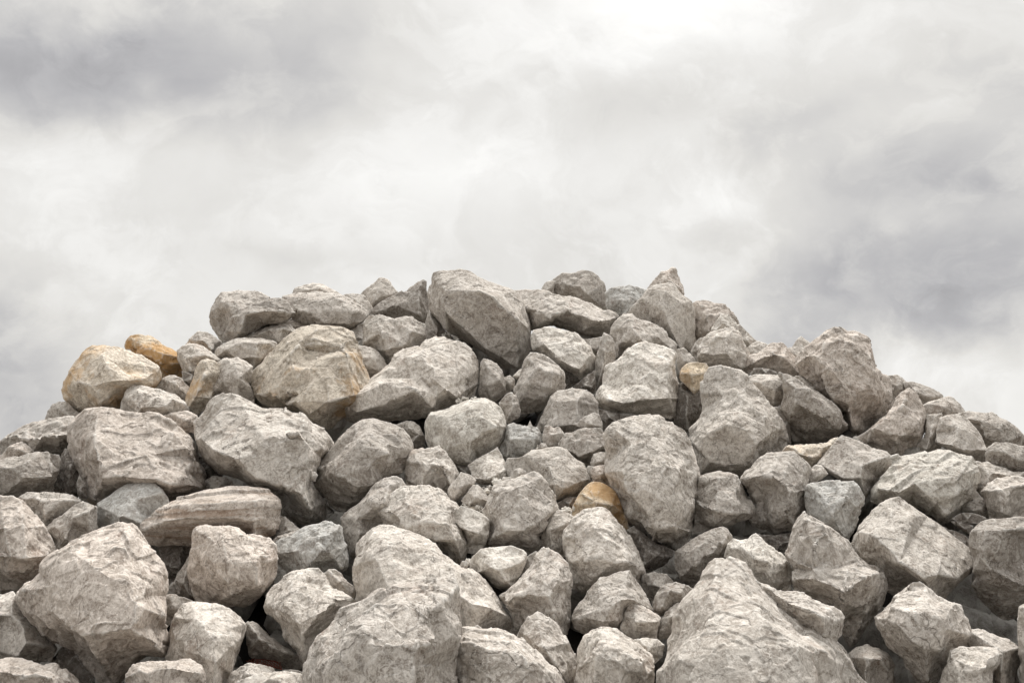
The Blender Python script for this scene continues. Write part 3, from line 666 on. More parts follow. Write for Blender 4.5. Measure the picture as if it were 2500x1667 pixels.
rock('E', [(480,370),(500,385),(560,400),(640,440),(700,480),(770,520),(850,580),(920,630),(970,670),(990,740),(1022,770),(1000,810),(950,840),(900,865),(840,890),(760,915),(660,905),(590,890),(560,850),(550,790),(520,720),(490,650),(505,600),(520,540),(510,450),(480,400)],
     [[(530,440,.1),(600,490,.25),(700,500,.32),(720,560,.38),(820,610,.4),(900,680,.4),(1000,760,.12)],[(600,620,.38),(720,560,.38)],[(560,700,.28),(600,620,.38),(740,680,.48),(880,780,.42),(960,820,.18)],[(600,490,.25),(600,620,.38)]],
     'dark brown boulder with a pale sloping back, left of the tall brown boulder', t='d', s=-.12)
rock('D', [(1495,910),(1560,893),(1650,893),(1730,900),(1770,940),(1782,1000),(1775,1070),(1740,1120),(1700,1150),(1640,1110),(1560,1040),(1510,970)],
     [[(1510,935,.06),(1580,960,.22),(1680,930,.28),(1765,935,.08)],[(1680,930,.28),(1700,1020,.4),(1690,1120,.2)],[(1580,960,.22),(1700,1020,.4)]], 'small five-faced rock left of the dark brown boulder', d=.0, t='l')
rock('D', [(1680,1150),(1740,1145),(1780,1200),(1810,1290),(1820,1420),(1760,1500),(1700,1320)], [], 'dark upright sliver in the slot left of the dark brown boulder', t='d', d=.2)
rock('D', [(1040,1370),(1050,1310),(1110,1240),(1140,1180),(1140,1050),(1138,960),(1165,890),(1200,850),(1290,835),(1360,845),(1440,865),(1490,900),(1520,970),(1580,1040),(1640,1090),(1700,1160),(1740,1220),(1770,1300),(1788,1380),(1785,1440),(1750,1480),(1680,1500),(1600,1560),(1560,1620),(1510,1670),(1430,1680),(1300,1690),(1200,1690),(1110,1680),(1080,1560),(1085,1440)],
     [[(1495,920,.08),(1480,1060,.22),(1440,1190,.36),(1380,1260,.44),(1280,1300,.45),(1180,1340,.4),(1090,1430,.28)],[(1380,1260,.44),(1470,1330,.48),(1560,1420,.46),(1540,1580,.36)],[(1480,1060,.22),(1620,1200,.25),(1745,1290,.1)],[(1150,1030,.05),(1300,1050,.15),(1480,1060,.22)],[(1200,1560,.4),(1400,1600,.42)]],
     'tall boulder with a broad dark front face, right of the yellow stone', s=.2, t='l', chip=.9)
rock('E', [(500,980),(540,935),(640,930),(760,915),(860,885),(920,870),(970,900),(920,1000),(840,1040),(780,1080),(720,1100),(640,1040),(560,1010)],
     [[(600,960,.2),(720,950,.12),(850,930,.22)],[(640,1000,.3),(760,1030,.28)]], 'ochre-stained slab beneath the dark brown boulder', t='t', o=.52, s=.3)
rock('E', [(770,1070),(830,1000),(900,920),(960,860),(1010,880),(1090,905),(1180,945),(1270,975),(1330,1000),(1340,1070),(1310,1120),(1250,1190),(1190,1250),(1130,1335),(1080,1310),(1020,1230),(960,1205),(870,1150),(820,1110)],
     [[(960,880,.03),(1060,980,.18),(1110,1090,.35),(1210,1050,.33),(1325,1010,.1)],[(830,1100,.15),(960,1180,.33),(1100,1180,.4),(1110,1090,.35)],[(1100,1180,.4),(1130,1310,.2)],[(860,1010,.08),(1000,1060,.24),(1110,1090,.35)]], 'smooth tan-grey boulder joined to the ochre slab on its left', s=.35, chip=.6)
rock('E', [(695,1150),(715,1110),(760,1080),(800,1085),(848,1150),(800,1190),(750,1215),(705,1238),(690,1200)],
     [[(730,1110,.1),(790,1150,.33),(720,1200,.25)]], 'small tilted stone wedged below the ochre-stained slab', d=-.06)
rock('E', [(1170,1300),(1200,1240),(1260,1170),(1310,1110),(1340,1070),(1345,1030),(1430,1010),(1560,985),(1680,965),(1780,970),(1860,1000),(1950,1020),(1975,1060),(2010,1110),(2020,1180),(1990,1260),(1950,1350),(1890,1420),(1830,1480),(1780,1520),(1740,1535),(1660,1480),(1560,1420),(1480,1380),(1350,1370),(1240,1390),(1170,1360)],
     [[(1340,1080,.1),(1480,1090,.25),(1640,1075,.25),(1780,1050,.2),(1955,1030,.04)],[(1230,1260,.2),(1400,1290,.38),(1520,1220,.42),(1700,1190,.42),(1850,1170,.36),(2010,1130,.08)],[(1520,1220,.42),(1640,1330,.46),(1760,1460,.35)],[(1850,1170,.36),(1850,1300,.38),(1780,1440,.3)]],
     'scaly grey-green boulder with wavy flaking layers on the right', t='n', s=.28, scales=.012, chip=.8)
rock('E', [(2030,1290),(2080,1220),(2150,1180),(2260,1172),(2400,1180),(2430,1480),(2300,1495),(2180,1505),(2090,1495),(2080,1430),(2060,1350)],
     [[(2038,1285,.08),(2150,1275,.38),(2260,1250,.38),(2410,1230,.25)],[(2150,1200,.04),(2230,1235,.15),(2300,1210,.1)],[(2150,1275,.38),(2180,1440,.4)]], 'square block with a lighter flat top at the right edge', s=.12)
rock('K', [(1880,240),(1910,120),(1960,80),(2060,180),(2095,330),(2000,310),(1900,270)], [], 'dark grey rock in shade below the scaly boulder, left of the square block', d=.1, t='d')
rock('K', [(1800,310),(1880,265),(1960,270),(2050,300),(2070,335),(2000,350),(1880,345)], [], 'thin brown shard in the dark gap under the scaly boulder', t='k', d=.05)
rock('K', [(1790,330),(1880,330),(1960,365),(1940,425),(1880,400)], [], 'broken dark stone just below the thin brown shard', t='k', d=.1)
rock('K', [(1730,370),(1820,405),(1900,440),(1935,470),(1930,570),(1850,530),(1760,450)], [], 'dark stone behind the right slope of the large pale pyramid boulder', t='k', d=.15)
rock('E', [(182,1185),(220,1130),(290,1080),(340,1030),(410,995),(500,987),(590,990),(650,1030),(700,1070),(718,1110),(700,1170),(690,1250),(700,1350),(690,1430),(640,1490),(620,1560),(540,1600),(440,1625),(340,1600),(260,1560),(245,1480),(280,1430),(270,1350),(220,1260)],
     [[(225,1190,.2),(340,1160,.33),(410,1140,.36),(470,1200,.42),(560,1290,.45),(692,1270,.18)],[(345,1040,.06),(340,1160,.33)],[(560,1290,.45),(540,1440,.45),(600,1560,.2)],[(600,1000,.04),(640,1150,.22),(692,1250,.12)]],
     'boulder with a streaked pale top and dark front, right of centre', s=.22)
rock('K', [(680,80),(700,50),(780,30),(860,25),(960,25),(1040,25),(1080,50),(1115,90),(1130,150),(1110,220),(1080,300),(1050,380),(1000,490),(960,470),(880,470),(780,420),(690,340),(680,180)],
     [[(740,55,.08),(850,200,.33),(900,300,.42),(980,450,.22)],[(1065,55,.06),(1090,180,.12)],[(850,200,.33),(1000,170,.36),(1095,180,.12)]], 'rock with a bluish stain across its upper face, below the tan-grey boulder', t='b', s=.25)
rock('K', [(525,580),(560,450),(590,380),(650,290),(680,265),(740,300),(800,340),(880,390),(930,430),(990,480),(1030,550),(1080,610),(1160,665),(1210,670),(1280,710),(1310,770),(1300,850),(1270,930),(1230,1010),(1170,1090),(1110,1170),(1060,1260),(1030,1285),(970,1200),(955,1110),(970,1060),(900,990),(800,950),(700,900),(600,870),(580,800),(590,700),(575,670)],
     [[(685,280,.04),(700,330,.16),(820,370,.26),(720,520,.34),(590,640,.18)],[(820,370,.26),(900,560,.27),(900,690,.30),(1070,700,.33),(1130,760,.42),(980,900,.5),(970,1040,.38)],[(590,760,.22),(760,780,.42),(880,820,.46),(980,900,.5)],[(1130,760,.42),(1200,740,.27),(1220,850,.22),(1150,1000,.22),(1040,1260,.12)],[(1080,625,.06),(1070,700,.33)],[(720,520,.34),(740,680,.34),(900,690,.30)]],
     'twisted boulder with a raised neck, left of the large pale pyramid boulder', t='g', s=.22)
rock('K', [(1010,500),(1040,440),(1090,380),(1150,310),(1190,250),(1260,190),(1330,155),(1395,143),(1440,175),(1510,230),(1600,300),(1700,350),(1760,400),(1850,480),(1920,530),(1955,590),(1970,660),(1950,710),(1880,770),(1800,850),(1740,918),(1650,900),(1560,870),(1440,880),(1340,890),(1280,840),(1180,720),(1080,640),(1030,570)],
     [[(1100,410,.15),(1210,440,.31),(1270,500,.37),(1340,560,.42),(1400,640,.46),(1480,690,.5),(1580,760,.5),(1700,740,.45),(1830,770,.33),(1965,670,.08)],[(1335,165,.04),(1340,280,.17),(1440,300,.2),(1500,290,.18)],[(1580,760,.5),(1640,880,.3)]],
     'large pale pyramid boulder with a smooth sloping face on the right', t='l', s=.4, chip=.6)
rock('K', [(1925,450),(1950,400),(2040,330),(2110,320),(2240,310),(2420,305),(2450,980),(2300,1065),(2200,1085),(2140,1045),(2060,965),(1990,900),(1960,820),(1965,700),(1965,600),(1932,520)],
     [[(1950,430,.08),(2060,400,.22),(2200,400,.27),(2400,380,.2)],[(1975,690,.22),(2100,720,.38),(2300,800,.42),(2430,850,.3)],[(2060,400,.22),(2040,560,.33),(2100,720,.38)]], 'big dark brown boulder filling the right edge', t='d', s=-.1)
rock('K', [(300,420),(420,440),(590,420),(600,560),(560,660),(500,640),(430,560),(360,500)], [], 'shadowed rock behind the two-horned pale rock', t='k', d=.25)
rock('I', [(1690,920),(1715,800),(1728,650),(1735,540),(1745,490),(1800,460),(1900,440),(1990,450),(2050,480),(2080,530),(2110,600),(2140,670),(2170,730),(2165,770),(2120,800),(2040,830),(1950,860),(1870,865),(1780,900)],
     [[(1755,510,.08),(1900,490,.2),(2045,495,.08)],[(1735,700,.25),(1850,730,.45),(1870,840,.33)],[(1900,490,.2),(1850,730,.45)],[(1850,730,.45),(1990,760,.45),(2130,760,.18)],[(2055,520,.08),(2000,650,.36),(1990,760,.45)]],
     'blunt square rock right of the huge upright oval boulder', s=.22)
rock('J', [(1560,640),(1570,560),(1650,500),(1740,450),(1830,400),(1900,375),(1960,390),(1995,440),(2000,500),(1970,560),(1940,610),(1880,660),(1820,750),(1760,840),(1700,860),(1640,815),(1590,775),(1570,700)],
     [[(1590,570,.12),(1720,550,.3),(1790,490,.25),(1870,400,.08)],[(1720,550,.3),(1780,600,.38),(1880,560,.36),(1970,430,.1)],[(1780,600,.38),(1700,680,.42),(1620,760,.28)],[(1880,560,.36),(1930,600,.15)]],
     'dark angular rock under the blunt square one, in a shaded hollow', t='d', s=.08, d=.1)
rock('K', [(62,600),(90,510),(140,465),(200,450),(245,462),(280,435),(310,420),(345,440),(370,490),(430,540),(500,590),(545,640),(575,700),(578,780),(555,857),(480,860),(400,850),(320,800),(240,760),(140,700)],
     [[(100,530,.08),(220,560,.2),(290,620,.28),(400,640,.36),(530,640,.12)],[(330,445,.04),(360,540,.18),(400,640,.36),(420,800,.3)]], 'two-horned pale rock just above the whitish peak of the giant boulder', t='w', s=.38)
rock('E', [(600,410),(640,396),(700,425),(760,475),(805,525),(860,590),(800,620),(700,560),(610,480)], [[(660,420,.1),(740,500,.3)]], 'pale back of a stone between the dark brown boulder and the tall brown boulder', t='l', d=.08)

# ------------------------------------------------------------------ left shoulder
rock('A', [(962,160),(985,110),(1010,90),(1070,85),(1150,100),(1200,125),(1240,160),(1310,195),(1365,230),(1372,270),(1385,310),(1405,370),(1400,425),(1320,415),(1250,450),(1225,360),(1150,310),(1080,250),(1000,210),(965,195)],
     [[(1000,110,.06),(1080,170,.28),(1160,200,.35),(1250,230,.4),(1368,255,.18)],[(1060,230,.3),(1160,260,.38),(1230,320,.42),(1380,300,.22)]], 'bright orange-brown rock on the left skyline', t='o', o=.95, s=-.05, chip=1.2, d=.1)
rock('A', [(345,740),(370,670),(410,620),(450,603),(500,600),(540,630),(610,690),(600,780),(350,800)], [[(420,640,.1),(480,650,.3),(540,720,.3)]], 'small rounded rock on the skyline under the left side of the yellow-stained boulder', d=.25)
rock('A', [(1190,500),(1240,430),(1290,402),(1340,397),(1400,430),(1450,490),(1460,560),(1430,640),(1350,620),(1250,580)], [[(1260,440,.15),(1340,450,.33),(1420,530,.2)]], 'grey rock in the dip below the orange rock', d=.12)
rock('A', [(473,500),(485,440),(520,370),(560,300),(640,215),(710,172),(800,165),(880,172),(960,200),(1060,235),(1150,290),(1215,335),(1228,390),(1225,440),(1190,498),(1120,540),(1050,580),(960,640),(900,680),(780,710),(700,710),(590,693),(540,630),(490,570)],
     [[(640,230,.06),(780,230,.2),(820,330,.38),(860,440,.48),(980,440,.45),(1100,420,.35),(1215,340,.08)],[(530,360,.08),(600,450,.33),(720,470,.44),(860,440,.48)],[(720,470,.44),(780,600,.4),(760,690,.2)],[(860,440,.48),(850,540,.36),(900,640,.15)],[(980,440,.45),(1050,540,.2)]],
     'round yellow-stained boulder against the sky at far left', t='t', o=.68, s=.12, chip=.8)
rock('A', [(918,655),(940,590),(970,510),(1020,475),(1080,473),(1170,500),(1260,520),(1340,545),(1400,590),(1440,650),(1440,710),(1250,740),(1060,710),(960,700)],
     [[(950,570,.15),(1060,520,.25),(1200,570,.36),(1330,580,.3),(1425,620,.12)],[(1060,520,.25),(1080,640,.45),(1050,700,.3)],[(1080,640,.45),(1250,640,.45)]], 'light boulder between the yellow-stained one and the broad pinkish block', t='l', s=.35)
rock('A', [(1200,730),(1300,690),(1440,668),(1500,700),(1520,760),(1500,838),(1400,830),(1280,790)], [[(1340,700,.1),(1420,740,.3)]], 'flat grey slab peeping out behind the upper right corner of the pinkish block', d=.05, t='p')
rock('A', [(-60,1010),(0,900),(90,840),(170,790),(260,750),(400,735),(480,715),(560,712),(620,760),(600,900),(540,970),(480,1030),(380,1060),(240,1040),(100,1040),(-60,1080)],
     [[(60,860,.1),(200,880,.38),(330,860,.38),(430,850,.4),(560,840,.3)],[(200,880,.38),(250,980,.35)]], 'long flat-topped slab with a dark broken front at the left edge', s=.05, t='g', d=.05)
rock('A', [(-60,1060),(20,1000),(60,950),(120,915),(170,908),(220,940),(258,985),(230,1040),(100,1070),(-40,1090)], [[(80,940,.1),(140,960,.33),(220,1000,.2)]], 'small brown stone lying on the front of the long flat-topped slab', t='p')
rock('A', [(-130,1060),(0,1040),(100,1020),(190,1010),(280,985),(370,985),(440,1010),(462,1050),(450,1110),(432,1190),(415,1292),(300,1300),(180,1318),(60,1335),(-120,1340)],
     [[(-80,1100,.25),(100,1100,.35),(200,1060,.3),(280,1000,.1)],[(200,1060,.3),(180,1180,.45),(60,1290,.3)],[(180,1180,.45),(400,1170,.28)]], 'dark rounded boulder at the left edge below the long flat slab', t='d', s=.05)
rock('A', [(412,1290),(430,1190),(445,1100),(470,1010),(500,965),(560,965),(620,1100),(630,1200),(600,1280),(550,1312),(470,1305)], [[(500,1000,.12),(540,1100,.33),(520,1290,.3)]], 'dark narrow rock in the gap left of the pinkish block', t='k', d=.12)
rock('A', [(588,1220),(610,1165),(650,1230),(670,1330),(615,1335),(592,1295)], [], 'thin dark sliver against the lower left edge of the pinkish block', t='k', d=.04)
rock('A', [(520,900),(525,820),(545,750),(600,700),(650,650),(720,632),(800,635),(880,645),(960,680),(1030,690),(1120,682),(1210,690),(1290,740),(1380,800),(1450,880),(1490,960),(1520,1050),(1550,1130),(1575,1200),(1580,1290),(1500,1320),(1400,1345),(1290,1390),(1100,1410),(900,1430),(740,1395),(650,1352),(630,1290),(625,1200),(600,1120),(550,1030),(525,960)],
     [[(715,642,.04),(700,760,.22),(720,880,.36),(740,1050,.44),(780,1180,.48),(720,1340,.3)],[(780,1180,.48),(900,1165,.5),(1080,1185,.5),(1200,1190,.5),(1300,1230,.46),(1510,1240,.28)],[(1210,700,.05),(1330,830,.2),(1440,960,.25),(1500,1080,.26),(1510,1240,.28)],[(740,1050,.44),(900,1020,.39),(1100,1060,.42),(1250,1030,.35),(1450,1010,.22)]],
     'broad pinkish block with brown-tinged streaks, left of the heart-shaped boulder', t='p', o=.42, s=.36, chip=1.0)
rock('A', [(1500,1000),(1600,1050),(1700,1130),(1700,1190),(1570,1190),(1520,1100)], [], 'dark stone in the slot right of the pinkish block', t='k', d=.15)
rock('A', [(1565,1290),(1575,1200),(1640,1165),(1720,1175),(1810,1240),(1760,1290),(1640,1300)], [], 'bluish dark stone behind the layered slab, under the heart-shaped boulder', t='d', d=.12)
rock('B', [(75,1270),(90,1220),(130,1170),(170,1090),(220,1050),(290,1020),(370,1035),(420,1060),(500,1100),(590,1160),(680,1160),(770,1155),(820,1180),(900,1200),(980,1270),(1060,1310),(1100,1360),(1140,1430),(1120,1490),(1060,1550),(1030,1620),(1000,1722),(1040,1790),(1090,1850),(1150,1932),(1070,1990),(950,2042),(870,2032),(800,1992),(735,1935),(715,1810),(560,1770),(460,1710),(270,1650),(170,1560),(100,1450),(80,1350)],
     [[(140,1400,.22),(250,1480,.38),(400,1540,.48),(520,1500,.5),(620,1380,.48),(750,1330,.46),(880,1340,.46),(930,1400,.42)],[(930,1290,.32),(930,1400,.42),(940,1550,.42),(930,1680,.4)],[(940,1550,.42),(1000,1640,.15)],[(555,1190,.1),(520,1260,.24),(520,1400,.40),(520,1500,.5)],[(400,1540,.48),(560,1680,.52),(760,1740,.5),(900,1800,.48),(960,1920,.36)]],
     'large heart-shaped grey boulder left of centre with a bright top and darker lower half', t='l', s=.28, chip=.8)
rock('G', [(485,480),(500,448),(530,445),(548,470),(530,515),(495,505)], [], 'pebble caught between the heart-shaped boulder and the veined round one', name='pebble', d=-.1)
rock('F', [(738,250),(750,190),(820,150),(900,90),(960,55),(1030,32),(1120,35),(1200,50),(1240,90),(1280,150),(1292,190),(1270,250),(1190,330),(1100,400),(1050,420),(950,420),(790,400),(755,330)],
     [[(755,215,.1),(860,260,.3),(920,300,.38),(900,390,.3)],[(1010,45,.04),(1010,180,.26),(940,290,.38),(1100,350,.3)],[(1010,180,.26),(1240,110,.08)]], 'smooth bluish-grey rock between the pinkish block and the layered slab', t='b', s=.3, chip=.5)
rock('F', [(140,150),(210,108),(330,112),(440,118),(540,130),(610,160),(632,190),(600,250),(520,320),(420,380),(340,400),(290,320),(220,220)],
     [[(170,150,.06),(300,170,.25),(480,170,.28),(615,172,.08)],[(300,170,.25),(340,280,.38),(350,380,.2)]], 'low grey-brown rock under the dark narrow gap at left', s=.25)
rock('F', [(335,390),(400,340),(480,280),(560,220),(640,178),(700,190),(735,220),(740,300),(745,390),(720,460),(620,510),(510,560),(420,570),(390,490),(350,430)],
     [[(350,400,.12),(480,360,.3),(560,300,.34),(680,250,.22),(722,210,.05)],[(480,360,.3),(500,460,.38),(440,540,.2)],[(560,300,.34),(720,400,.12)]], 'tilted wedge rock left of the smooth bluish-grey one', s=.2)
rock('F', [(-120,160),(0,148),(80,145),(170,170),(210,205),(260,270),(320,350),(370,430),(400,500),(435,560),(400,640),(340,690),(290,750),(200,810),(130,860),(-120,880)],
     [[(-100,420,.33),(30,380,.36),(180,360,.34),(325,365,.1)],[(-100,600,.45),(80,610,.5),(200,610,.48),(320,600,.3),(410,560,.1)],[(170,180,.04),(180,360,.34)]], 'big flat-faced rock at the left edge with rosy patches and a black underside', t='p', s=.15, o=.1)
rock('F', [(1080,400),(1100,330),(1180,280),(1250,210),(1310,175),(1400,150),(1500,120),(1600,95),(1720,75),(1860,70),(1960,85),(2080,105),(2130,150),(2140,230),(2130,330),(2100,425),(2060,452),(1960,480),(1800,500),(1600,520),(1480,530),(1340,505),(1200,512),(1130,500)],
     [[(1250,215,.1),(1350,198,.2),(1500,190,.32),(1700,190,.36),(1950,180,.36),(2100,130,.08)],[(1095,400,.08),(1250,330,.3),(1450,300,.38),(1750,300,.40),(1950,320,.40)],[(1950,180,.36),(1950,320,.40),(1950,450,.35)],[(2115,200,.12),(2100,400,.1)]],
     'flat slab with rippled tan layers along its front edge', t='p', s=.1, strata=.005, chip=.45, d=-.05)
rock('G', [(200,960),(225,900),(255,780),(300,790),(360,840),(425,895),(400,950),(300,960),(230,990)], [], 'small grey stone between the layered slab and the bluish twisted rock', d=.08)
rock('G', [(200,985),(240,940),(320,910),(400,890),(430,900),(350,950),(240,1010)], [], 'thin flake lying below the small grey stone at the layered slab end', d=.0)
rock('G', [(527,540),(560,470),(550,410),(590,340),(650,280),(710,200),(780,130),(840,75),(900,45),(980,42),(1050,60),(1110,70),(1180,110),(1240,170),(1270,230),(1275,275),(1250,330),(1225,400),(1200,460),(1190,500),(1120,540),(1020,570),(950,610),(900,650),(840,695),(780,725),(750,752),(700,732),(640,690),(590,610),(545,570)],
     [[(680,400,.36),(760,330,.38),(860,220,.35),(930,200,.33)],[(930,270,.4),(960,380,.42),(980,540,.38)],[(860,220,.35),(930,270,.4),(1080,300,.38),(1240,330,.12)],[(555,510,.1),(640,450,.34),(680,400,.36),(740,480,.45),(860,560,.42),(930,600,.18)]],
     'round brown-grey boulder laced with white veins, left of centre', t='d', s=.28, chip=.8)
rock('B', [(1625,1280),(1700,1250),(1760,1255),(1800,1290),(1842,1360),(1835,1430),(1790,1468),(1740,1470),(1720,1380),(1680,1320)], [[(1720,1300,.3),(1800,1350,.35),(1750,1400,.3)]], 'small dark rock in the gap below the long pale wedge', t='d', d=.12)
rock('C', [(432,1310),(435,1240),(480,1185),(560,1160),(660,1130),(750,1100),(830,1080),(890,1072),(940,1095),(990,1130),(1030,1190),(1045,1250),(1050,1310),(1035,1390),(1000,1460),(900,1550),(800,1600),(700,1630),(600,1620),(520,1570),(480,1490),(460,1455),(440,1380)],
     [[(475,1200,.08),(600,1200,.27),(750,1140,.25),(885,1100,.15)],[(600,1200,.27),(640,1330,.43),(600,1450,.4),(560,1560,.25)],[(885,1100,.15),(870,1220,.38),(970,1290,.36),(1045,1290,.1)],[(870,1220,.38),(780,1400,.46),(760,1560,.35)]],
     'greenish-grey scraped boulder in the middle, below the long pale wedge', t='n', s=.3, chip=.6)
rock('G', [(1220,440),(1235,350),(1260,285),(1330,270),(1430,260),(1480,248),(1530,300),(1580,370),(1620,430),(1635,480),(1610,540),(1540,610),(1450,620),(1350,590),(1240,560),(1225,500)],
     [[(1240,360,.12),(1340,385,.30),(1500,385,.32),(1610,450,.15)],[(1480,262,.04),(1500,385,.32)],[(1340,385,.30),(1350,560,.38)],[(1500,385,.32),(1580,570,.28)]], 'square-topped rock right of the white-veined round boulder', s=.25, t='l')
rock('G', [(1620,400),(1700,400),(1760,480),(1740,520),(1650,460)], [], 'dark stone in the gap left of the cream-coloured block', t='k', d=.15)
rock('G', [(1545,600),(1560,560),(1610,500),(1650,447),(1710,465),(1760,510),(1742,550),(1690,600),(1640,650),(1600,668),(1565,640)], [[(1650,460,.08),(1650,560,.38),(1600,650,.2)],[(1650,560,.38),(1745,530,.1)]], 'fist-like stone left of the small triangular one in the middle', d=-.04)
rock('G', [(1703,395),(1760,355),(1850,305),(1925,258),(1950,300),(1990,390),(2030,460),(1990,490),(1930,522),(1860,542),(1770,527),(1740,480),(1715,430)],
     [[(1740,490,.15),(1850,500,.40),(1915,470,.42),(2000,415,.1)],[(1915,470,.42),(1930,515,.25)]], 'cream-coloured square block with a flat bright face in the middle', t='w', s=.42, chip=.4)
rock('G', [(1650,670),(1700,600),(1740,550),(1775,545),(1820,590),(1860,650),(1868,690),(1830,722),(1790,712),(1720,702),(1670,690)], [[(1770,552,.06),(1760,640,.4),(1720,690,.2)],[(1760,640,.4),(1858,672,.12)]], 'small triangular stone below the cream-coloured block', d=-.02)
rock('G', [(1812,600),(1830,572),(1860,568),(1880,600),(1855,630)], [], 'pebble behind the right side of the small triangular stone', d=.05)
rock('G', [(1845,645),(1870,610),(1905,590),(1915,640),(1880,670)], [], 'pebble just right of the small triangular stone, lower of two', d=.03)
rock('G', [(1640,725),(1700,708),(1780,706),(1805,735),(1800,765),(1700,760)], [], 'thin tan flake right behind the white-topped block', t='t', d=.04)
rock('C', [(1000,1460),(1045,1380),(1060,1280),(1110,1268),(1180,1290),(1240,1290),(1290,1300),(1320,1350),(1332,1420),(1280,1480),(1190,1550),(1050,1580),(1005,1510)],
     [[(1070,1285,.04),(1080,1390,.28),(1280,1380,.26),(1315,1340,.08)],[(1080,1390,.28),(1060,1530,.3)],[(1280,1380,.26),(1250,1470,.2)]], 'bluish cracked block right of the greenish-grey scraped boulder', t='b', s=.25, d=.05)
rock('C', [(1216,1292),(1235,1250),(1254,1292),(1236,1310)], [], 'tiny upright chip standing on the bluish cracked block', name='pebble', d=.02)
rock('C', [(1300,1450),(1320,1415),(1350,1420),(1370,1450),(1340,1475)], [], 'pebble at the foot of the small pear-shaped stone', name='pebble', d=-.02)
rock('C', [(1332,1330),(1350,1285),(1385,1282),(1420,1305),(1450,1290),(1490,1340),(1487,1380),(1450,1430),(1400,1454),(1350,1440),(1335,1390)], [[(1370,1290,.06),(1400,1350,.38),(1390,1430,.22)],[(1400,1350,.38),(1470,1340,.15)]], 'small pear-shaped stone right of the bluish cracked block', t='l', d=-.03)
rock('C', [(1280,1310),(1330,1200),(1370,1110),(1400,1060),(1450,1020),(1560,995),(1650,1005),(1710,1050),(1748,1110),(1755,1200),(1700,1240),(1600,1320),(1500,1360),(1400,1350)],
     [[(1400,1075,.08),(1450,1100,.25),(1600,1090,.27),(1738,1120,.08)],[(1450,1100,.25),(1400,1290,.36)],[(1600,1090,.27),(1600,1270,.36)]], 'brown-grey veined rock left of the white pitted boulder, under the spike', s=.3, chip=.7, d=.05)
rock('C', [(1570,1275),(1620,1240),(1680,1200),(1720,1185),(1760,1200),(1785,1260),(1787,1305),(1700,1314),(1640,1297)], [[(1705,1195,.06),(1700,1270,.38),(1782,1290,.15)]], 'small triangular stone balanced on top of the three-sided dark block', d=-.12)
rock('C', [(1455,1430),(1490,1340),(1560,1335),(1610,1310),(1660,1300),(1780,1305),(1810,1370),(1822,1440),(1790,1480),(1730,1540),(1680,1612),(1620,1570),(1560,1510),(1480,1460)],
     [[(1490,1350,.05),(1600,1390,.25),(1690,1420,.33),(1808,1400,.12)],[(1480,1440,.2),(1600,1520,.38),(1700,1480,.42),(1815,1440,.18)]], 'dark block with a pale ochre-tinged top carrying a small triangular stone', t='d', o=.12, s=.12)
rock('I', [(255,400),(280,345),(400,325),(460,280),(560,265),(680,250),(730,270),(780,330),(850,375),(890,430),(912,510),(890,560),(830,620),(760,652),(660,675),(600,640),(480,560),(300,500)],
     [[(420,325,.06),(560,340,.18),(600,420,.28),(640,540,.4),(650,650,.25)],[(685,260,.04),(720,400,.22),(720,560,.38)],[(600,420,.28),(720,400,.22),(875,420,.08)],[(720,560,.38),(895,500,.12)]], 'smooth pale grey boulder right of the cream-coloured block', t='l', s=.35, chip=.5, d=.03)
rock('I', [(298,490),(330,430),(370,415),(418,440),(410,490),(350,510)], [], 'stub of grey stone right of the cream-coloured block', d=-.07)
rock('I', [(178,545),(190,510),(225,500),(240,530),(210,560)], [], 'white pebble under the lower corner of the cream-coloured block', name='pebble', t='w', d=-.07)
rock('I', [(230,525),(245,490),(300,485),(310,515),(260,540)], [], 'longer white pebble beside the stub of grey stone', name='pebble', t='w', d=-.06)
rock('I', [(915,370),(940,310),(990,295),(1040,300),(1060,380),(990,410),(930,415)], [], 'pale stone against the upper left edge of the huge upright oval boulder', t='l', d=-.02)
rock('I', [(870,430),(900,400),(940,405),(940,470),(910,520),(890,480)], [], 'grey pebble between the smooth pale grey boulder and the huge oval one', d=.05)
rock('I', [(915,460),(930,415),(980,395),(1050,400),(1080,470),(1070,550),(1000,535),(940,518)], [[(960,430,.15),(990,470,.35)]], 'brown-bottomed stone tucked under the left side of the huge upright oval boulder', t='p', d=-.04)
rock('I', [(1025,170),(1045,120),(1090,75),(1150,55),(1220,20),(1300,2),(1380,0),(1440,10),(1500,50),(1580,90),(1640,130),(1665,190),(1700,250),(1720,320),(1715,400),(1740,470),(1728,560),(1728,680),(1715,780),(1690,880),(1660,960),(1620,1020),(1560,1042),(1480,1020),(1400,985),(1330,930),(1260,880),(1210,830),(1180,770),(1150,690),(1110,600),(1060,545),(1030,470),(1020,400),(1025,340),(1035,280),(1025,220)],
     [[(1440,20,.03),(1400,160,.18),(1440,290,.28),(1450,400,.4)],[(1100,110,.08),(1240,240,.26),(1280,480,.4)],[(1040,430,.15),(1160,470,.33),(1280,480,.4),(1450,400,.4),(1600,420,.31),(1715,440,.1)],[(1280,480,.4),(1220,620,.38),(1200,740,.27)],[(1280,480,.4),(1380,540,.48),(1520,620,.46),(1710,700,.18)],[(1390,970,.25),(1420,880,.43),(1560,860,.4),(1670,900,.2)],[(1220,620,.38),(1420,880,.43)]],
     'huge upright oval boulder right of the tan-orange stone, net of pale veins', t='l', s=.3, d=-.12)

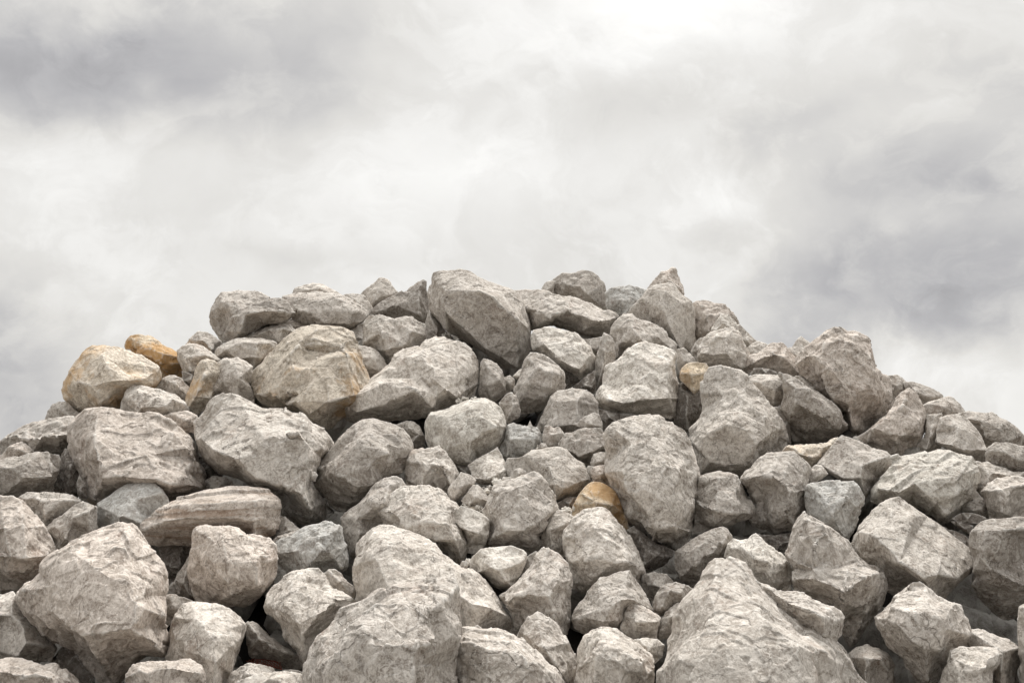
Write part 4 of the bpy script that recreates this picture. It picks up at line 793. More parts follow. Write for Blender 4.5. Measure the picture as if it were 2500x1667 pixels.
# ------------------------------------------------------------------ lower slope and foreground
rock('I', [(660,680),(740,640),(830,635),(810,720),(780,770),(700,770)], [], 'shadowed brown stone left of the tan-orange stone', t='k', d=.12)
rock('I', [(770,775),(790,690),(830,620),(870,570),(895,545),(940,520),(1000,530),(1060,560),(1110,590),(1125,640),(1150,710),(1190,800),(1205,860),(1190,910),(1100,880),(1000,820),(880,810),(800,800)],
     [[(840,610,.15),(960,680,.4),(1080,700,.38),(1140,690,.15)],[(895,550,.06),(960,680,.4),(940,790,.4)]], 'tan-orange stone with a rusty streak, left of the huge upright oval boulder', t='o', o=.72, s=.35, chip=.5)
rock('I', [(85,740),(120,680),(150,640),(180,560),(240,520),(330,500),(400,470),(480,447),(540,480),(580,540),(640,620),(660,690),(675,740),(640,800),(590,860),(550,930),(540,1030),(480,1080),(430,1115),(400,1080),(250,1060),(80,1050),(100,960),(130,900),(125,800)],
     [[(190,575,.08),(250,600,.22),(360,560,.27),(530,490,.06)],[(250,600,.22),(240,760,.38),(260,900,.46),(140,960,.22)],[(260,900,.46),(420,890,.46),(550,900,.18)],[(360,560,.27),(400,700,.36),(600,760,.22)],[(400,700,.36),(420,890,.46)]],
     'ridged trunk-like grey boulder at the centre, right of the white-topped block', s=.22)
rock('J', [(535,430),(545,370),(580,290),(640,255),(690,250),(740,270),(810,310),(790,400),(760,480),(740,560),(700,620),(640,620),(555,560),(535,490)], [[(620,270,.06),(600,400,.33),(620,540,.3)],[(620,270,.06),(720,350,.26)]], 'rough pale rock left of the broad dome-topped boulder, behind it', t='l', d=.08)
rock('J', [(1200,400),(1250,370),(1330,430),(1420,500),(1540,545),(1560,560),(1500,640),(1400,700),(1320,710),(1270,640),(1240,520)], [[(1270,420,.1),(1330,530,.33),(1440,580,.3)],[(1330,530,.33),(1320,660,.3)]], 'dark purplish rock in the hollow beneath the huge oval boulder', t='k', d=.15)
rock('J', [(1310,740),(1400,720),(1500,735),(1545,800),(1500,880),(1440,930),(1400,990),(1340,900),(1310,820)], [], 'shadowed grey rock in the hollow right of the dome-topped boulder', t='d', d=.18)
rock('J', [(705,440),(715,400),(760,350),(810,290),(870,250),(950,240),(1010,240),(1060,270),(1100,320),(1160,380),(1210,450),(1260,530),(1290,610),(1320,690),(1334,750),(1310,830),(1200,870),(1080,880),(920,890),(770,850),(750,700),(740,640),(720,560)],
     [[(715,440,.08),(830,440,.27),(940,380,.32),(1095,340,.12)],[(755,640,.18),(860,640,.42),(920,625,.44),(1000,600,.46),(1100,650,.46),(1200,640,.4),(1310,700,.12)],[(940,380,.32),(1050,480,.4),(1100,650,.46)],[(1105,330,.08),(1160,480,.25),(1260,600,.2)],[(860,640,.42),(900,800,.35)]],
     'broad dome-topped boulder below the tan-orange stone, dark underneath', s=.3, t='l', d=.02)
rock('G', [(735,800),(760,760),(850,700),(920,640),(950,590),(1000,540),(1080,490),(1150,482),(1190,500),(1225,560),(1200,680),(1100,800),(1050,900),(980,960),(900,1020),(860,1100),(835,1120),(800,1085),(770,980),(745,900)],
     [[(755,800,.08),(850,800,.27),(940,650,.33),(1100,540,.15)],[(850,800,.27),(870,920,.35),(840,1020,.25)],[(940,650,.33),(1050,700,.4)]], 'long brown-grey boulder leaning behind the cracked double boulder', d=.05, s=.25, chip=.7)
rock('G', [(1010,740),(1050,680),(1120,620),(1200,560),(1300,550),(1420,545),(1480,575),(1550,630),(1600,680),(1640,720),(1620,780),(1630,850),(1680,930),(1712,990),(1715,1050),(1690,1110),(1640,1158),(1570,1130),(1480,1060),(1380,1000),(1250,940),(1130,900),(1060,860),(1030,790)],
     [[(1210,570,.06),(1220,680,.25),(1280,790,.36),(1400,830,.42),(1540,840,.4),(1640,870,.12)],[(1430,560,.04),(1450,650,.2),(1540,760,.29),(1540,840,.4)],[(1030,740,.08),(1130,760,.27),(1230,870,.38),(1380,950,.38)],[(1540,840,.4),(1600,960,.4),(1650,1110,.18)]],
     'wide cracked boulder with a hanging right lobe, left of the white-topped block', s=.3, t='l')
rock('G', [(1582,800),(1600,750),(1650,710),(1740,735),(1810,765),(1862,815),(1860,900),(1855,940),(1830,1000),(1780,1070),(1700,1060),(1690,960),(1660,890),(1620,850)],
     [[(1588,812,.06),(1640,865,.3),(1700,890,.38),(1780,915,.42),(1852,928,.18)]], 'white-topped block with a dark front in the middle', t='w', s=.1, chip=.4)
rock('H', [(1643,665),(1660,635),(1690,638),(1700,668),(1670,690)], [], 'dark pebble below the hanging lobe of the wide cracked boulder', name='pebble', t='d', d=-.08)
rock('J', [(390,760),(395,670),(430,600),(500,560),(520,640),(470,720),(420,780)], [], 'dark flank stone behind the tall faceted boulder, right of the blue-patched rock', d=.04, t='d')
rock('J', [(-10,640),(20,590),(80,545),(200,530),(310,522),(400,550),(427,580),(420,640),(390,710),(340,790),(300,837),(200,835),(150,790),(90,730),(0,700)],
     [[(50,720,.12),(150,680,.38),(220,710,.44),(265,790,.4),(310,825,.2)],[(150,680,.38),(230,600,.22),(330,535,.04)],[(220,710,.44),(395,640,.15)]], 'white and blue patched rock with a dark triangular underside', t='w', s=.18, chip=.5)
rock('J', [(220,900),(300,850),(360,790),(390,740),(440,690),(480,640),(500,580),(540,540),(580,530),(640,560),(690,600),(730,660),(765,740),(766,900),(762,1080),(720,1222),(560,1240),(340,1210),(320,1060),(280,990)],
     [[(460,720,.12),(540,680,.22),(590,545,.04)],[(540,680,.22),(420,800,.28),(340,900,.33),(280,950,.2)],[(560,790,.36),(660,800,.38),(764,780,.08)],[(340,900,.33),(560,790,.36),(600,900,.45),(640,1080,.4),(700,1190,.18)],[(690,610,.04),(660,800,.38)]],
     'tall faceted boulder with a straight right edge in the lower middle', s=.32, t='g')
rock('J', [(765,1060),(800,1000),(870,920),(930,830),(990,765),(1060,750),(1140,715),(1215,710),(1250,770),(1300,840),(1350,930),(1397,1012),(1330,1030),(1270,1060),(1180,1110),(1140,1160),(1020,1185),(880,1197),(800,1145),(765,1100)],
     [[(985,780,.06),(970,870,.22),(1000,990,.38),(1080,970,.42),(1150,930,.4),(1240,930,.36),(1385,1005,.06)],[(1000,990,.38),(880,1060,.33),(775,1080,.08)],[(1000,990,.38),(1010,1100,.42),(1120,1090,.38)],[(1225,722,.04),(1240,930,.36)]],
     'tent-shaped brown-grey rock below the dome-topped boulder', t='g', s=.3, chip=.8)
rock('J', [(1390,1015),(1400,930),(1430,870),(1480,815),(1580,798),(1640,810),(1707,855),(1680,910),(1640,960),(1560,1000),(1500,1040),(1430,1065)],
     [[(1420,890,.1),(1530,860,.27),(1600,880,.34),(1640,940,.18)],[(1530,860,.27),(1450,1010,.3)]], 'flat brown stone left of the whitish peak of the giant boulder', t='d', s=.28)
rock('J', [(1140,1150),(1165,1090),(1180,1020),(1220,970),(1265,957),(1320,985),(1390,1020),(1452,1070),(1435,1140),(1425,1240),(1340,1250),(1250,1240),(1180,1190)],
     [[(1172,1080,.15),(1250,1100,.36),(1430,1100,.2)],[(1260,968,.06),(1250,1100,.36)],[(1330,990,.06),(1340,1100,.36)]], 'small grey rock with a pale horizontal edge, right of the tent-shaped rock')
rock('J', [(1418,1210),(1430,1130),(1470,1060),(1530,990),(1590,955),(1650,960),(1720,1040),(1680,1110),(1600,1170),(1500,1220),(1440,1240)], [[(1590,965,.06),(1530,1060,.33),(1450,1180,.18)]], 'wedge of rock along the left side of the whitish peak of the giant boulder', d=.05)
rock('J', [(1230,1240),(1330,1222),(1420,1232),(1480,1280),(1460,1360),(1400,1420),(1320,1340)], [], 'pale sliver between the notched block and the giant pinkish boulder', t='w')
rock('K', [(300,790),(400,820),(500,860),(600,872),(680,890),(750,930),(800,965),(890,985),(940,1020),(970,1070),(958,1130),(952,1190),(915,1252),(830,1270),(720,1260),(600,1200),(450,1060),(330,920)],
     [[(400,850,.1),(560,950,.25),(700,1000,.33),(800,1060,.38),(950,1080,.1)],[(690,900,.05),(700,1000,.33)],[(800,1060,.38),(820,1200,.33)]], 'rough grey rock against the right side of the giant pinkish boulder', t='g', s=.3, d=-.28)
rock('J', [(1345,1660),(1375,1568),(1400,1500),(1410,1400),(1430,1330),(1440,1240),(1490,1180),(1560,1100),(1600,1010),(1640,930),(1700,860),(1760,790),(1790,720),(1830,650),(1870,622),(1950,615),(2040,625),(2100,650),(2140,720),(2180,790),(2250,870),(2352,960),(2460,1060),(2560,1150),(2640,1155),(2710,1210),(2800,1290),(2880,1400),(2930,1490),(3030,1568),(3090,1660)],
     [[(1460,1400,.10),(1570,1250,.2),(1700,1120,.27),(1880,1080,.30),(2000,960,.24),(2060,900,.20),(2180,880,.12)],[(1885,632,.03),(1870,760,.12),(1830,870,.2),(1700,1000,.2)],[(2060,645,.03),(2080,780,.12),(2060,900,.20)],[(1870,760,.12),(1980,850,.18),(2060,900,.20)],[(2060,900,.20),(2250,1080,.33),(2500,1280,.4),(2700,1350,.28),(2850,1420,.08)],[(1880,1080,.30),(1960,1300,.42),(2000,1600,.5)],[(2500,1280,.4),(2560,1620,.45)],[(1570,1250,.2),(1600,1400,.34),(1540,1600,.33)]],
     'giant pinkish-grey boulder with a whitish peak, filling the bottom right foreground', t='l', s=.5, d=-.25, chip=.8)
rock('K', [(900,1250),(940,1262),(990,1320),(1035,1400),(1070,1500),(1000,1500),(940,1380)], [], 'narrow sliver in shade right of the giant pinkish boulder', t='d', d=.0)
rock('K', [(985,1420),(1010,1340),(1070,1300),(1150,1285),(1240,1300),(1310,1350),(1360,1420),(1385,1500),(1400,1660),(1150,1660),(1040,1560)],
     [[(1040,1370,.12),(1150,1380,.33),(1270,1400,.35),(1340,1500,.2)],[(1150,1380,.33),(1150,1560,.4)]], 'dark rounded rock at the bottom, right of the giant pinkish boulder', t='d', s=.25, chip=.6, d=.1)
rock('K', [(1210,1060),(1250,1000),(1310,940),(1350,870),(1440,830),(1500,800),(1545,793),(1600,830),(1670,870),(1730,920),(1780,950),(1860,980),(1880,1040),(1930,1110),(1950,1180),(1940,1250),(1900,1300),(1830,1330),(1780,1390),(1740,1460),(1700,1540),(1640,1610),(1540,1580),(1440,1460),(1340,1310),(1240,1160)],
     [[(1355,890,.06),(1370,960,.2),(1440,1000,.29),(1540,1030,.38),(1640,1020,.36),(1740,1000,.33),(1868,1000,.06)],[(1250,1060,.12),(1380,1120,.34),(1500,1060,.38),(1540,1030,.38)],[(1380,1120,.34),(1500,1250,.45),(1600,1310,.45),(1620,1550,.28)],[(1740,1000,.33),(1760,1150,.42),(1700,1300,.42),(1600,1310,.45)],[(1760,1150,.42),(1930,1200,.12)]],
     'many-faceted boulder with a flat triangular top below the large pale pyramid boulder', s=.1, t='g', chip=.8, d=-.05)
rock('K', [(1920,1250),(1960,1165),(2030,1165),(2120,1190),(2200,1230),(2270,1260),(2315,1290),(2322,1380),(2300,1660),(2080,1660),(1960,1420)],
     [[(1960,1185,.05),(2050,1240,.2),(2180,1330,.33),(2305,1300,.12)],[(2180,1330,.33),(2170,1600,.4)]], 'creased brown rock at the bottom right corner, behind the small blunt block', d=.05, s=.2)
rock('K', [(2310,1050),(2315,1000),(2360,970),(2460,960),(2470,1660),(2320,1660),(2325,1450),(2312,1250)], [[(2380,1000,.2),(2400,1300,.35),(2400,1550,.35)]], 'edge of a pale rock cut off by the right border, above the bottom corner', d=-.1)
rock('K', [(1690,1660),(1720,1550),(1750,1440),(1790,1330),(1850,1305),(1940,1300),(2040,1305),(2140,1310),(2180,1350),(2150,1420),(2110,1480),(2095,1660)],
     [[(1795,1350,.1),(1900,1400,.3),(2050,1385,.33),(2150,1350,.12)],[(2130,1430,.2),(2060,1450,.38),(2050,1640,.3)],[(1900,1400,.3),(1800,1640,.3)]], 'small blunt block with a pale top at the bottom right corner', t='l', s=.3, d=-.1)
rock('G', [(215,1000),(280,960),(330,940),(400,890),(480,860),(560,840),(640,808),(690,830),(735,850),(740,920),(745,960),(780,1010),(785,1080),(780,1170),(740,1205),(690,1200),(600,1230),(500,1240),(380,1280),(220,1300),(235,1180),(240,1080)],
     [[(240,1070,.12),(400,1050,.27),(480,980,.28),(560,940,.3),(640,920,.27),(735,860,.06)],[(560,940,.3),(570,1060,.42),(480,1190,.35)],[(570,1060,.42),(640,1060,.29),(730,1180,.15)],[(640,920,.27),(640,1060,.29)],[(400,1050,.27),(480,1190,.35)]],
     'bluish twisted rock with streaked slanting top, right of the dark-pitted block', t='b', s=.32, d=.02)
rock('H', [(598,735),(640,702),(690,698),(730,730),(780,780),(837,830),(845,900),(800,940),(740,910),(660,880),(620,800)], [[(640,715,.06),(720,790,.33),(810,880,.18)]], 'small rough rock left of the long pale hump-backed boulder', d=.05)
rock('H', [(830,960),(850,880),(840,850),(825,760),(822,690),(850,600),(845,500),(900,440),(960,395),(1030,372),(1100,368),(1180,375),(1250,400),(1330,430),(1400,465),(1460,520),(1530,580),(1590,640),(1650,685),(1730,700),(1790,740),(1840,790),(1890,850),(1930,930),(1970,1000),(2020,1060),(2052,1120),(2050,1192),(1960,1230),(1800,1280),(1500,1320),(1100,1250),(900,1080)],
     [[(848,590,.06),(930,570,.2),(1060,500,.25),(1180,470,.23),(1400,480,.06)],[(830,660,.1),(1000,620,.3),(1180,520,.28)],[(1420,490,.06),(1500,620,.22),(1580,690,.3),(1780,735,.08)],[(1000,620,.3),(1100,850,.46)],[(1580,690,.3),(1640,900,.4),(1740,960,.43),(1880,990,.4),(2010,1060,.12)],[(1740,960,.43),(1700,1200,.35)]],
     'long pale hump-backed boulder sloping down to the right in the lower middle', t='l', s=.38, chip=.55)
rock('H', [(145,980),(160,900),(200,830),(270,770),(350,720),(400,703),(480,695),(555,693),(590,730),(630,800),(660,850),(740,870),(800,900),(842,935),(800,1010),(740,1070),(660,1150),(580,1230),(520,1320),(490,1420),(455,1500),(420,1440),(395,1310),(320,1240),(260,1160),(180,1060)],
     [[(290,950,.32),(340,860,.24),(420,830,.24),(560,850,.2),(665,860,.06)],[(190,860,.06),(280,930,.24)],[(290,950,.32),(300,1010,.4),(400,1110,.45),(430,1190,.42),(400,1300,.2)],[(390,715,.03),(420,810,.17),(560,835,.12)],[(430,1190,.42),(640,1000,.36),(660,920,.27),(825,935,.06)],[(430,1190,.42),(470,1430,.2)]],
     'stepped boulder with a pale lower lobe beside a deep black gap', s=.32, t='l')
rock('F', [(1205,520),(1300,495),(1400,500),(1490,520),(1480,600),(1400,720),(1300,860),(1250,680)], [], 'dark rock deep in the hole left of the block with a dark pitted side', t='k', d=.3)
rock('F', [(1262,885),(1330,790),(1400,680),(1470,580),(1520,620),(1520,900),(1490,945),(1400,925)], [[(1450,640,.1),(1400,800,.33),(1460,900,.3)]], 'dark triangular rock against the left side of the block with a dark pitted side', t='d', d=.12)
rock('F', [(1230,890),(1330,890),(1440,920),(1490,950),(1430,1010),(1340,1070),(1290,1130),(1240,1140)], [[(1300,910,.1),(1340,990,.3)]], 'grey splintered slab end between two lower left boulders', d=.03)
rock('F', [(1437,700),(1455,620),(1475,540),(1475,440),(1490,385),(1540,366),(1640,365),(1740,370),(1830,390),(1900,430),(2000,450),(2060,470),(2110,520),(2125,600),(2120,690),(2100,760),(2060,830),(1990,900),(1930,950),(1880,982),(1780,972),(1640,962),(1520,952),(1480,900),(1463,820)],
     [[(1500,395,.04),(1620,470,.2),(1700,470,.27),(1830,450,.18),(2065,482,.04)],[(1700,470,.27),(1740,640,.42),(1740,780,.45),(1770,880,.4),(1800,960,.2)],[(1475,560,.08),(1580,640,.3),(1740,640,.42)],[(1740,780,.45),(1950,830,.4),(1980,890,.18)],[(1740,640,.42),(1960,640,.38),(2115,640,.08)],[(1960,640,.38),(1960,830,.4)]],
     'block with a dark pitted left side and smooth tan right face', t='p', s=.15, chip=.9, d=-.05)
rock('F', [(-120,880),(0,880),(100,875),(150,950),(220,1060),(300,1120),(350,1200),(410,1260),(432,1300),(385,1395),(250,1410),(100,1410),(-120,1440)],
     [[(90,890,.06),(90,1050,.22),(180,1150,.33),(200,1260,.4),(140,1360,.35)],[(200,1260,.4),(415,1290,.1)],[(-100,1050,.25),(90,1050,.22)]], 'smooth grey rock at the left edge beneath the big mottled boulder', s=.2, chip=.6, d=.08)
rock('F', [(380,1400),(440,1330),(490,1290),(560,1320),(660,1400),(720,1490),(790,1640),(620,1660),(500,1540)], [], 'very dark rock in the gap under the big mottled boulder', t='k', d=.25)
rock('F', [(130,900),(145,850),(190,790),(250,770),(300,720),(310,660),(370,600),(450,550),(530,500),(640,440),(760,400),(860,370),(940,335),(1010,340),(1060,380),(1100,440),(1140,510),(1200,570),(1250,650),(1275,740),(1270,850),(1250,900),(1250,1050),(1260,1150),(1290,1270),(1280,1340),(1230,1390),(1100,1420),(1000,1490),(900,1575),(830,1592),(740,1542),(690,1470),(640,1390),(580,1320),(480,1280),(400,1250),(340,1190),(290,1110),(200,1050),(160,980)],
     [[(325,680,.1),(480,600,.2),(580,560,.23),(700,660,.34),(830,750,.38),(950,800,.4),(1060,900,.4),(1100,1000,.4),(1245,1050,.15)],[(945,345,.03),(960,480,.17),(950,640,.27),(830,750,.38)],[(180,870,.12),(400,850,.31),(560,800,.36),(700,660,.34)],[(210,1020,.08),(400,1080,.36),(600,1200,.46),(800,1180,.5),(1000,1150,.48),(1100,1000,.4)],[(600,1200,.46),(720,1350,.4),(840,1560,.15)],[(1000,1150,.48),(1250,1340,.15)]],
     'big mottled pinkish boulder leaning left in the bottom left foreground', t='p', o=.38, s=.22, chip=.9, d=-.12)
rock('F', [(1290,1260),(1310,1130),(1350,1040),(1400,970),(1470,948),(1560,958),(1660,965),(1760,1000),(1830,1060),(1880,1120),(1877,1200),(1840,1330),(1790,1450),(1750,1550),(1700,1660),(1400,1660),(1270,1400)],
     [[(1345,1065,.08),(1500,1080,.2),(1650,1200,.34),(1650,1400,.4),(1600,1570,.35)],[(1770,1015,.05),(1740,1150,.2),(1810,1250,.15),(1765,1490,.1)],[(1500,1080,.2),(1330,1290,.2)],[(1650,1200,.34),(1740,1150,.2)]], 'smooth pale boulder right of the big mottled one, beside the red netting', t='l', s=.38, chip=.5, d=-.02)
rock('F', [(1870,1140),(1900,1100),(1960,1105),(2010,1160),(2080,1220),(2150,1270),(2250,1330),(2315,1370),(2345,1485),(2250,1490),(2180,1460),(2100,1400),(2000,1380),(1920,1372),(1890,1260)],
     [[(1905,1115,.06),(1990,1230,.33),(2110,1300,.38),(2300,1375,.15)]], 'dark slanting rock just above the red netting', t='d', d=.12, s=.05)
rock('F', [(1720,1600),(1780,1490),(1840,1445),(1900,1430),(2000,1435),(2090,1465),(2130,1540),(2040,1660),(1740,1660)], [[(1800,1510,.1),(1900,1500,.3),(2050,1520,.2)]], 'small grey rock directly below the red netting', d=.0)
rock('H', [(280,1470),(340,1465),(400,1470),(460,1500),(480,1560),(380,1560)], [], 'dark flake behind the low pale hump at the bottom, right of the netting', t='d', d=.06)
rock('H', [(-160,1680),(-60,1560),(60,1500),(150,1470),(270,1463),(330,1480),(400,1500),(470,1530),(560,1580),(620,1680)], [[(-50,1600,.15),(200,1530,.3),(400,1560,.25)]], 'low pale hump of rock at the bottom edge under the stepped boulder', t='l', d=-.2, s=.4)
rock('F', [(890,1660),(960,1500),(1010,1430),(1080,1390),(1180,1385),(1300,1370),(1430,1375),(1500,1400),(1540,1440),(1570,1500),(1585,1660)], [[(950,1530,.1),(1080,1480,.25),(1300,1450,.3),(1530,1490,.12)],[(1300,1450,.3),(1300,1620,.4)]], 'round-backed rosy rock at the bottom edge, left of the smooth pale boulder', t='p', d=-.2, s=.4)
rock('F', [(-120,1420),(50,1395),(150,1390),(300,1400),(400,1425),(500,1470),(570,1520),(612,1568),(630,1670),(-120,1670)], [[(-60,1480,.2),(200,1490,.3),(400,1530,.3),(580,1570,.12)]], 'low tan rock in the bottom left corner', t='p', o=.2, d=-.15, s=.4)
rock('J', [(345,1215),(400,1120),(450,1060),(510,1022),(550,1035),(600,1080),(660,1120),(700,1190),(740,1260),(780,1330),(812,1400),(815,1500),(795,1660),(650,1660),(500,1560),(400,1380)],
     [[(510,1032,.03),(530,1200,.28),(560,1300,.38),(700,1500,.35)],[(530,1200,.28),(400,1230,.15)],[(560,1300,.38),(735,1260,.1)]], 'upright pale-shouldered rock between the two lower middle foreground boulders', s=.28, t='g')
rock('J', [(780,1580),(820,1420),(830,1310),(870,1220),(920,1160),(990,1135),(1060,1140),(1130,1170),(1200,1210),(1280,1250),(1340,1300),(1390,1350),(1412,1400),(1405,1480),(1400,1530),(1370,1660),(790,1660)],
     [[(920,1170,.05),(960,1230,.2),(1040,1290,.31),(1150,1330,.34),(1280,1380,.36),(1410,1400,.08)],[(835,1440,.12),(960,1370,.33),(1060,1370,.38),(1200,1440,.40),(1300,1480,.38),(1395,1490,.1)],[(960,1230,.2),(960,1370,.33)],[(1060,1370,.38),(1040,1290,.31)],[(960,1370,.33),(900,1620,.35)]],
     'notched block with a pale streaked slope at the bottom, left of the giant pinkish boulder', t='l', s=.12, d=-.1)
rock('J', [(-300,1420),(-250,1250),(-150,1170),(-60,1150),(10,1150),(50,1130),(90,1155),(200,1145),(260,1170),(330,1200),(400,1240),(480,1310),(560,1400),(640,1470),(700,1530),(770,1610),(770,1680),(-290,1680)],
     [[(-220,1250,.1),(0,1260,.24),(130,1300,.33),(300,1290,.33),(420,1380,.36),(540,1450,.27),(680,1540,.08)],[(130,1300,.33),(120,1660,.45)],[(215,1155,.03),(300,1290,.33)],[(420,1380,.36),(400,1660,.45)]],
     'rough knobbly boulder at the bottom edge, centre, right of the largest foreground boulder', t='g', s=.38, d=-.22, chip=1.2)
rock('H', [(440,1560),(475,1400),(500,1300),(560,1200),(640,1130),(720,1040),(830,970),(920,930),(980,870),(1060,840),(1180,800),(1260,785),(1400,785),(1500,778),(1580,800),(1612,850),(1632,960),(1640,1080),(1640,1200),(1625,1350),(1605,1480),(1595,1680),(440,1680)],
     [[(985,890,.06),(1100,930,.17),(1190,990,.27),(1340,1010,.3),(1480,960,.2),(1600,860,.05)],[(1190,990,.27),(1100,1080,.32),(900,1130,.36),(760,1250,.36),(650,1400,.34),(560,1560,.25)],[(1000,990,.23),(900,1130,.36)],[(900,1130,.36),(950,1270,.44),(1120,1280,.46),(1300,1300,.46),(1500,1230,.36),(1630,1260,.12)],[(1120,1280,.46),(1180,1640,.5)],[(1340,1010,.3),(1300,1300,.46)]],
     'largest foreground boulder, knobbly and rust-tinged, at the bottom left of centre', t='g', o=.3, s=.36, d=-.42, chip=1.2)

# ------------------------------------------------------------------ a torn scrap of red plastic netting in the gap at lower left
def netting():
    tx, ty = TILES['F']
    quad = [(1885,1400),(2105,1362),(2168,1462),(1960,1432)]
    quad = [(tx + x / TS, ty + y / TS) for x, y in quad]
    D = depth_at(ty + 1410 / TS) + .16
    q = [CAM + ray(np.array([a]), np.array([b]))[0] * (D + k) for (a, b), k in zip(quad, (.03, .04, -.03, -.02))]
    nu, nv = 11, 5
    rs = np.random.RandomState(5)
    g = {}
    for i in range(nu + 1):
        for j in range(nv + 1):
            u, v = i / nu, j / nv
            p = (q[0] * (1 - u) + q[1] * u) * (1 - v) + (q[3] * (1 - u) + q[2] * u) * v
            p = p + np.array((0, .008 * math.sin(u * 11 + v * 5), .004 * math.sin(u * 7 - v * 9)))
            g[i, j] = p + rs.normal(size=3) * .0006
    verts, faces = [], []
    def strand(a, b, r=.0011):
        d = b - a; d = d / np.linalg.norm(d)
        s1 = np.cross(d, (0.3, .2, 1)); s1 /= np.linalg.norm(s1); s2 = np.cross(d, s1)
        k = len(verts)
        for c in (a - d * r, b + d * r):
            for an in range(6):
                t = an * math.pi / 3
                verts.append(tuple(c + (s1 * math.cos(t) + s2 * math.sin(t)) * r))
        for an in range(6):
            m = (an + 1) % 6
            faces.append((k + an, k + m, k + 6 + m, k + 6 + an))
        faces.append(tuple(k + 5 - an for an in range(6))); faces.append(tuple(k + 6 + an for an in range(6)))
    for i in range(nu):
        for j in range(nv):                      # a diamond mesh
            strand(g[i, j], g[i + 1, j + 1]); strand(g[i + 1, j], g[i, j + 1])
    org = np.mean(q, axis=0)
    me = bpy.data.meshes.new('plastic_netting')
    me.from_pydata([tuple(np.array(v) - org) for v in verts], [], faces); me.update()
    ob = bpy.data.objects.new('plastic_netting', me); col.objects.link(ob); ob.location = org
    mat = bpy.data.materials.new('red_plastic'); mat.use_nodes = True
    b = mat.node_tree.nodes['Principled BSDF']; b.inputs['Base Color'].default_value = (.20, .045, .025, 1); b.inputs['Roughness'].default_value = .5
    me.materials.append(mat)
    ob['label'] = 'torn scrap of red plastic netting stuck in the dark gap between rocks at lower left'
    ob['category'] = 'netting'
netting()

# ------------------------------------------------------------------ rubble inside the heap, seen only down the gaps, and all that lies under the stones
def heap_point(x, tdist):
    """a point on the slope of the heap by its sideways position and distance from the camera"""
    lo, hi = 300.0, 4000.0
    v = V0 + (1 / tdist - 1 / D0) / (1 / D1 - 1 / D0) * (V1 - V0)
    u = 1250 + x / tdist * FPX
    return CAM + ray(np.array([u]), np.array([v]))[0] * tdist
def crest(x):
    # distance of the crest from the camera, nearer towards both sides
    pts = [(-6, 2.0), (-4, 3.2)]
    for u, v in ((0, 1060), (150, 1010), (300, 900), (520, 760), (700, 740), (900, 745), (1050, 740), (1300, 760), (1500, 720), (1700, 760),
                 (1850, 870), (2000, 890), (2150, 940), (2300, 1010), (2500, 1080)):
        D = depth_at(v) + .1
        pts.append(((u - 1250) / FPX * D, D))
    pts += [(4, 3.2), (6, 2.0)]
    xs, ys = zip(*pts)
    return float(np.interp(x, xs, ys))
def surface_z(x, y):
    """height of the heap (just under its outer stones) above the ground"""
    c = crest(x)
    yy = min(y, c)
    p = heap_point(0, max(1.6, yy * 1.01))
    slope = (heap_point(0, 6)[2] - heap_point(0, 4)[2]) / (heap_point(0, 6)[1] - heap_point(0, 4)[1])
    z = heap_point(0, 4)[2] + (yy - heap_point(0, 4)[1]) * slope
    if y > c: z -= (y - c) * .62
    return z
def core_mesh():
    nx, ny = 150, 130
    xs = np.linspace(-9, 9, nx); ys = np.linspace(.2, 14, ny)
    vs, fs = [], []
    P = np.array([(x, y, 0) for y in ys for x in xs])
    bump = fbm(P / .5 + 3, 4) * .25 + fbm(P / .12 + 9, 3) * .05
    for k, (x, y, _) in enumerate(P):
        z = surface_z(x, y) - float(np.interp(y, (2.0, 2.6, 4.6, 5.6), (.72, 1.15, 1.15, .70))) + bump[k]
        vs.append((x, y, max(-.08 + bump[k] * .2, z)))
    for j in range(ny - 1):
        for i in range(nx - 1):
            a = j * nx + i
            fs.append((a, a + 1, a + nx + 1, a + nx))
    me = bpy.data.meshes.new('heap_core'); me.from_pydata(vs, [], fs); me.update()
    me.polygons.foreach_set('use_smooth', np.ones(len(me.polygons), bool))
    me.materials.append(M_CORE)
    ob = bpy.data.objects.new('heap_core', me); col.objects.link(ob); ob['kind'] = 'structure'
core_mesh()

